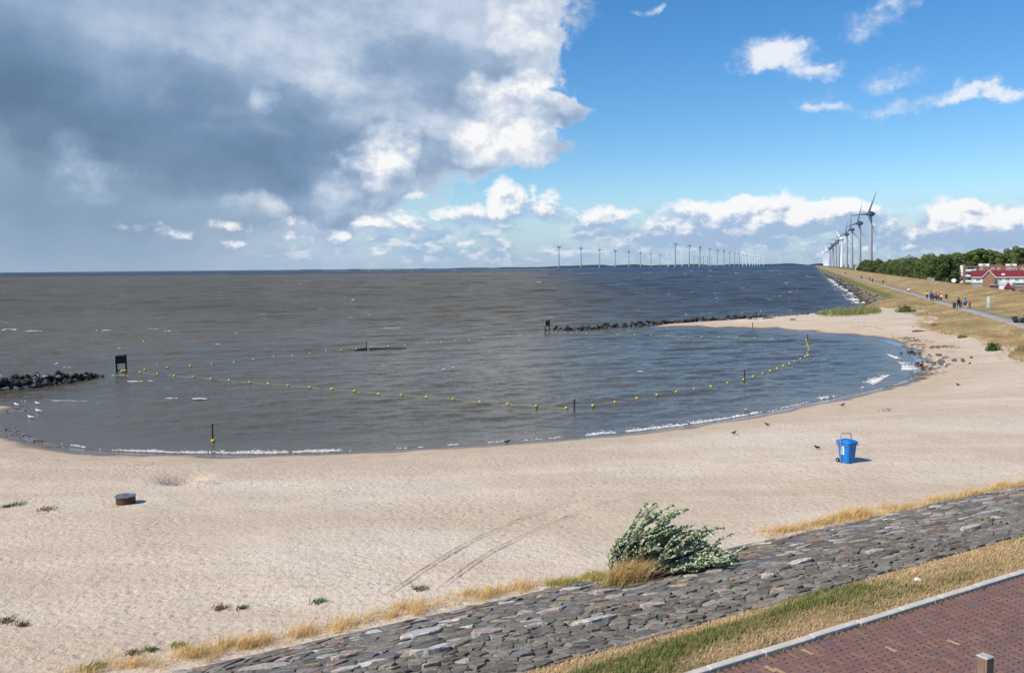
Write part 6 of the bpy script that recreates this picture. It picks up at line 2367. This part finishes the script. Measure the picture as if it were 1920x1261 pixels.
# tufts on the dike: straw on the berm, ragged edge against the sand
n = 26000
ts = 88 + 190 * r6.rand(n) ** 0.9
ft = 17.0 + 2.2 * np.sin(ts / 13.0) + 3.0 * fbm(ts / 9, ts * 0, 3, 3) + np.interp(ts, [70, 100, 120, 160, 190, 210, 240], [2.0, 1.2, 0.2, 1.4, -1.8, -3.5, -4])
tq = np.where(r6.rand(n) < 0.62, ft - 0.4 + np.abs(r6.normal(0, 2.4, n)) - 1.2 * r6.rand(n), r6.uniform(26.8, 36, n))
tq = np.where((tq > 22.4) & (tq < 26.7), r6.uniform(19, 22.3, n), tq)
x, y = GA.x * ts + GN.x * tq, GA.y * ts + GN.y * tq
clump = fbm(x / 1.7, y / 1.7, 71, 2) > -0.10
x, y, ts, tq = x[clump], y[clump], ts[clump], tq[clump]
n = len(x)
zb = np.interp(tq, PQ, PZ)
ftc = ft[clump]
zs = np.minimum(1.02 + np.clip(tq - ftc, -6, 40) * 0.16, zb + 0.3)
zb = np.where(tq < 22.6, np.maximum(zs, np.array([bz1(a_, b_) for a_, b_ in zip(x, y)])), zb)
gsel = np.clip(fbm(x / 5, y / 5, 81, 3) * 3 - 0.2, 0, 1)[:, None] * (r6.rand(n, 1) < 0.8)
cl = np.array([0.52, 0.36, 0.175]) * (0.55 + 0.7 * r6.rand(n, 1)) * (1 - gsel) + np.array([0.15, 0.175, 0.045]) * (0.6 + 0.6 * r6.rand(n, 1)) * gsel
V, Fc, cc = blades(x, y, zb - .05, r6.uniform(0.10, 0.34, n), 0.03 + 0.03 * r6.rand(n), r6.uniform(0.4, 1.1, n), WIND, cl, 82)
o = link_obj('dike_grass', mk_mesh('dike_grass', V, Fc, cc), m_grass)
tag(o, 'dry tufted grass on the foot and slope of the dike', 'grass', kind='stuff')
bush(1695, 584, None, 3.6, 1.5, 'green bush on the grass at the root of the sand spit', [(0.075, 0.125, 0.03), (0.10, 0.155, 0.04)], ground=on_beach(1696, 585), n=800, leaf=0.14)
bush(1862, 656, None, 1.9, 1.05, 'dark green bush on the sand below the dike at the right', [(0.035, 0.075, 0.018), (0.055, 0.105, 0.022)], ground=on_beach(1862, 657), n=900, leaf=0.09)
bush(1715, 583, None, 1.0, 0.7, 'small dry bush right of the green bush on the spit', P_B, ground=on_beach(1714, 585), n=300, leaf=0.09)
bush(1764, 678, None, 0.9, 0.42, 'light green plant growing in the boulder heap', [(0.16, 0.24, 0.06), (0.20, 0.27, 0.09)], ground=on_beach(1765, 679), n=260, leaf=0.07)
bush(1752, 613, None, 1.6, 0.5, 'low dry scrub on the sand edge below the path', P_B, ground=on_beach(1753, 613), n=300, leaf=0.1)
bush(1800, 632, None, 1.6, 0.4, 'low olive scrub where sand meets dike grass', P_O, ground=on_beach(1803, 633), n=300, leaf=0.09)

# driftwood and a brown crate on the spit
P_ = on_beach(1406, 605)
o = empty('crate', P_, 0.4)
tag(o, 'small brown wooden crate on the sand spit', 'crate')
m_cr = paint('crate_wood', (0.15, 0.062, 0.035), 0.85)
for k in range(3):
    MB().box(-.36, .36, -.30, -.27, .02 + k * .17, .16 + k * .17).build('slat', m_cr, o)
    MB().box(-.36, -.33, -.265, .27, .02 + k * .17, .16 + k * .17).build('slat', m_cr, o)
MB().box(-.32, .33, -.265, .27, 0.0, .45).build('inner_box', m_tim, o)
for (u, v, L, a_, lb) in ((1487, 600, 1.0, 0.1, 'dark log on the sand spit before the reeds'), (1441, 606, 2.4, 0.35, 'long thin driftwood branch on the sand spit'), (1722, 621.5, 1.7, 0.1, 'dark driftwood log on the pale sand right of the bay')):
    P_ = on_beach(u, v)
    o = empty('driftwood', P_ + Vector((0, 0, .06)), a_)
    tag(o, lb, 'driftwood')
    MB().tube([(-L / 2, 0, 0), (-L * .1, .06, .04), (L / 2, -.03, .02)], [.09, .11, .05], 7).build('log', paint('driftwood', (0.085, 0.055, 0.038), 0.9), o)
    MB().tube([(L * .1, 0, .03), (L * .22, .12, .2)], [.045, .02], 6).build('stub', MATS['driftwood'], o)
P_ = on_beach(1417, 599)
o = empty('stump', P_)
tag(o, 'dark upright stump on a pale block at the root of the breakwater', 'stump')
MB().tube([(0, 0, 0.3), (0.05, 0, 0.8), (0.02, 0, 1.35)], [.16, .15, .11], 8).build('stake', m_tim, o)
MB().box(-.55, .2, -.25, .25, -0.2, .3, .06).build('block', paint('pale_block', (0.33, 0.30, 0.26), 0.9), o)

# ================================================================== people on the path
def skin(name, verts, edges, radii, sub=1):
    me = bpy.data.meshes.new(name)
    me.from_pydata(verts, edges, [])
    o = bpy.data.objects.new(name, me)
    col.objects.link(o)
    md = o.modifiers.new('skin', 'SKIN')
    md.use_smooth_shade = True
    for i, r_ in enumerate(radii):
        me.skin_vertices[0].data[i].radius = (r_, r_) if not isinstance(r_, tuple) else r_
        me.skin_vertices[0].data[i].use_root = (i == 0)
    ms = o.modifiers.new('sub', 'SUBSURF')
    ms.levels = ms.render_levels = sub
    dg = bpy.context.evaluated_depsgraph_get()
    out = bpy.data.meshes.new_from_object(o.evaluated_get(dg))
    bpy.data.objects.remove(o)
    out.name = name
    return out


def figure(sw, bend=0.0, bare=False):
    """adult mid-stride, 1.75 m, walking along +x; sw swaps the leading leg; bend leans the trunk"""
    bx = bend
    J = dict(pel=(0, 0, .96), bel=(.01 + .1 * bx, 0, 1.10), che=(.02 + .3 * bx, 0, 1.30 - .05 * bx), nec=(.03 + .48 * bx, 0, 1.47 - .12 * bx), hd0=(.05 + .54 * bx, 0, 1.56 - .14 * bx), hd1=(.06 + .6 * bx, 0, 1.645 - .16 * bx), hd2=(.04 + .62 * bx, 0, 1.73 - .17 * bx),
             nose=(.155 + .6 * bx, 0, 1.63 - .18 * bx))
    for s_, nm in ((1, 'l'), (-1, 'r')):
        f_ = sw * s_
        J['sh' + nm] = (.01 + .42 * bx, .185 * s_, 1.41 - .1 * bx)
        J['el' + nm] = (-.11 * f_ + .4 * bx, .245 * s_, 1.14 - .1 * bx)
        J['wr' + nm] = (.02 - .13 * f_ + .5 * bx, .235 * s_, .90 - .1 * bx)
        J['ha' + nm] = (.05 - .15 * f_ + .5 * bx, .225 * s_, .80 - .1 * bx)
        J['hp' + nm] = (0, .095 * s_, .90)
        J['kn' + nm] = (.06 + .16 * f_, .10 * s_, .50)
        J['an' + nm] = (-.06 + .26 * f_, .10 * s_, .09 if f_ > 0 else .12)
        J['to' + nm] = (.10 + .27 * f_, .11 * s_, .035 if f_ > 0 else .03)
    names = list(J)

    def part(nm, seq, edges, rad, sub=1):
        idx = {k: i for i, k in enumerate(seq)}
        return skin(nm, [J[k] for k in seq], [(idx[a_], idx[b_]) for a_, b_ in edges], rad, sub)
    arm = lambda n_: [('che', 'sh' + n_), ('sh' + n_, 'el' + n_), ('el' + n_, 'wr' + n_), ('wr' + n_, 'ha' + n_)]
    leg = lambda n_: [('pel', 'hp' + n_), ('hp' + n_, 'kn' + n_), ('kn' + n_, 'an' + n_), ('an' + n_, 'to' + n_)]
    seq = ['pel', 'bel', 'che', 'nec', 'hd0', 'hd1', 'hd2', 'nose'] + [a_ + n_ for n_ in 'lr' for a_ in ('sh', 'el', 'wr', 'ha', 'hp', 'kn', 'an', 'to')]
    R0 = dict(pel=.13, bel=.125, che=.14, nec=.055, hd0=.075, hd1=.098, hd2=.06, nose=.018, sh=.06, el=.043, wr=.032, ha=.040, hp=.085, kn=.058, an=.042, to=.035)
    body = part('body', seq, [('pel', 'bel'), ('bel', 'che'), ('che', 'nec'), ('nec', 'hd0'), ('hd0', 'hd1'), ('hd1', 'hd2'), ('hd1', 'nose')] + arm('l') + arm('r') + leg('l') + leg('r'), [R0.get(k, R0.get(k[:2])) for k in seq])
    sq = ['che', 'bel', 'pel', 'nec'] + [a_ + n_ for n_ in 'lr' for a_ in ('sh', 'el', 'wr')]
    R1 = dict(pel=.185, bel=.175, che=.185, nec=.085, sh=.090, el=.070, wr=.058)
    jacket = part('jacket', sq, [('che', 'bel'), ('bel', 'pel'), ('che', 'nec')] + [e for n_ in 'lr' for e in arm(n_)[:3]], [R1.get(k, R1.get(k[:2])) for k in sq])
    sq = ['pel'] + [a_ + n_ for n_ in 'lr' for a_ in ('hp', 'kn', 'an')]
    R2 = dict(pel=.165, hp=.115, kn=.080, an=.066)
    if bare:
        sq = ['pel'] + [a_ + n_ for n_ in 'lr' for a_ in ('hp', 'kn')]
    trous = part('trousers', sq, [e for n_ in 'lr' for e in leg(n_)[:(2 if bare else 3)]], [R2.get(k, R2.get(k[:2])) for k in sq])
    shoes = []
    for n_ in 'lr':
        shoes.append(part('shoe', ['an' + n_, 'to' + n_], [('an' + n_, 'to' + n_)], [.052, .045]))
    hx, hz = J['hd1'][0] - .02, J['hd1'][2] + .035
    hair = skin('hair', [(hx - .02, 0, hz), (hx - .05, 0, hz - .09), (hx + .02, 0, hz + .055)], [(0, 1), (0, 2)], [.108, .075, .075], 1)
    return body, jacket, trous, shoes, hair


FIG = {'a': figure(1), 'b': figure(-1), 'c': figure(1, 0.0, True), 'd': figure(-1, 0.75)}
SKIN_M = paint('skin', (0.50, 0.32, 0.24), 0.6, var=0.06)
HEADING = math.atan2(GA.y, GA.x)


def person(u, v, h, fig, jacket, trousers, hair, label, away=True, group=None):
    z = 2.46
    x, y = at(u, v, z)
    o = empty('person', (x, y, z - 0.005), HEADING + (0 if away else math.pi) + RND.uniform(-.2, .2))
    k = h / 1.76
    o.scale = (k, k, k)
    tag(o, label, 'person', group)
    bd, jk, tr_, sh_, hr = FIG[fig]

    def add(nm, me, c, rough=0.8):
        m = c if isinstance(c, bpy.types.Material) else paint('cloth_%02d%02d%02d' % tuple(int(99 * v_) for v_ in c), c, rough, var=0.08)
        link_obj(nm, with_mat(me, m), None, o)
    add('body', bd, SKIN_M)
    add('jacket', jk, jacket)
    add('trousers', tr_, trousers)
    for s_ in sh_:
        add('shoe', s_, (0.10, 0.10, 0.10))
    add('hair', hr, hair)
    return o


BK, DN, GY = (0.014, 0.014, 0.018), (0.03, 0.045, 0.09), (0.20, 0.19, 0.18)
G1, G2 = 'walkers on the dike path', 'far walkers on the dike path'
person(1797, 578, 1.82, 'a', (0.016, 0.018, 0.024), BK, (0.03, 0.02, 0.015), 'adult in a black jacket walking beside a child in dark red', group=G1)
person(1801.5, 577.6, 1.18, 'b', (0.26, 0.022, 0.035), GY, (0.10, 0.03, 0.025), 'child in dark red beside the adult in black', group=G1)
person(1809.3, 578.6, 1.74, 'c', (0.015, 0.19, 0.55), BK, (0.03, 0.025, 0.02), 'adult in a bright blue jacket and short trousers', group=G1)
person(1818, 578, 1.28, 'a', (0.58, 0.035, 0.05), DN, (0.06, 0.03, 0.02), 'child in a bright red jacket, rightmost walker on the path', group=G1)
person(1738, 560, 1.68, 'b', (0.62, 0.44, 0.03), BK, (0.05, 0.04, 0.03), 'person in a yellow jacket left of the walking group', group=G1)
person(1745.6, 564, 1.95, 'a', (0.03, 0.07, 0.32), BK, (0.03, 0.02, 0.02), 'tall person in a dark blue jacket at the left of the group', group=G1)
person(1749, 563.5, 1.45, 'b', (0.20, 0.03, 0.045), DN, (0.08, 0.05, 0.03), 'child in dark red inside the walking group', group=G1)
person(1752.4, 563.8, 1.55, 'c', (0.20, 0.17, 0.40), DN, (0.10, 0.06, 0.04), 'person in a purple top inside the walking group', group=G1)
person(1755.5, 563, 1.55, 'b', (0.03, 0.06, 0.17), BK, (0.04, 0.03, 0.02), 'person in navy between the purple and the orange walker', group=G1)
person(1759.8, 563.8, 1.85, 'a', (0.68, 0.155, 0.025), BK, (0.28, 0.08, 0.03), 'person in an orange jacket at the right of the group', group=G1)
person(1764.3, 564, 1.45, 'd', (0.70, 0.70, 0.70), BK, (0.06, 0.04, 0.03), 'stooping person in a white top at the right end of the group', group=G1)
person(1704, 552, 1.80, 'c', (0.78, 0.74, 0.70), (0.30, 0.07, 0.08), (0.12, 0.07, 0.04), 'lone walker in a white top ahead of the group', group=G1)
person(1635.6, 529.5, 1.85, 'a', (0.05, 0.05, 0.06), (0.03, 0.03, 0.05), (0.35, 0.25, 0.2), 'dark walker far along the path, nearest of the far ones', group=G2)
person(1630.5, 526.5, 1.7, 'b', (0.05, 0.045, 0.04), BK, (0.05, 0.04, 0.03), 'dark walker just behind the nearest far one', group=G2)
person(1615.5, 523, 1.85, 'a', (0.03, 0.045, 0.10), BK, (0.05, 0.04, 0.03), 'dark blue walker alone in the far stretch of path', group=G2)
person(1585.3, 514.2, 1.9, 'b', (0.015, 0.015, 0.02), BK, (0.03, 0.02, 0.02), 'farthest black figure on the dike path', group=G2)

# ================================================================== the air over the lake
hb = MB().box(-32000, 32000, -400, 32000, -6.0, 215.0)
m_hz = bpy.data.materials.new('air')
m_hz.use_nodes = True
nt = m_hz.node_tree
nt.nodes.clear()
pv_ = nt.nodes.new('ShaderNodeVolumePrincipled')
pv_.inputs['Color'].default_value = (0.80, 0.90, 1.0, 1)
pv_.inputs['Density'].default_value = 0.000011
pv_.inputs['Anisotropy'].default_value = 0.2
om = nt.nodes.new('ShaderNodeOutputMaterial')
nt.links.new(pv_.outputs[0], om.inputs['Volume'])
hz_o = hb.build('haze', m_hz)
tag(hz_o, kind='stuff')
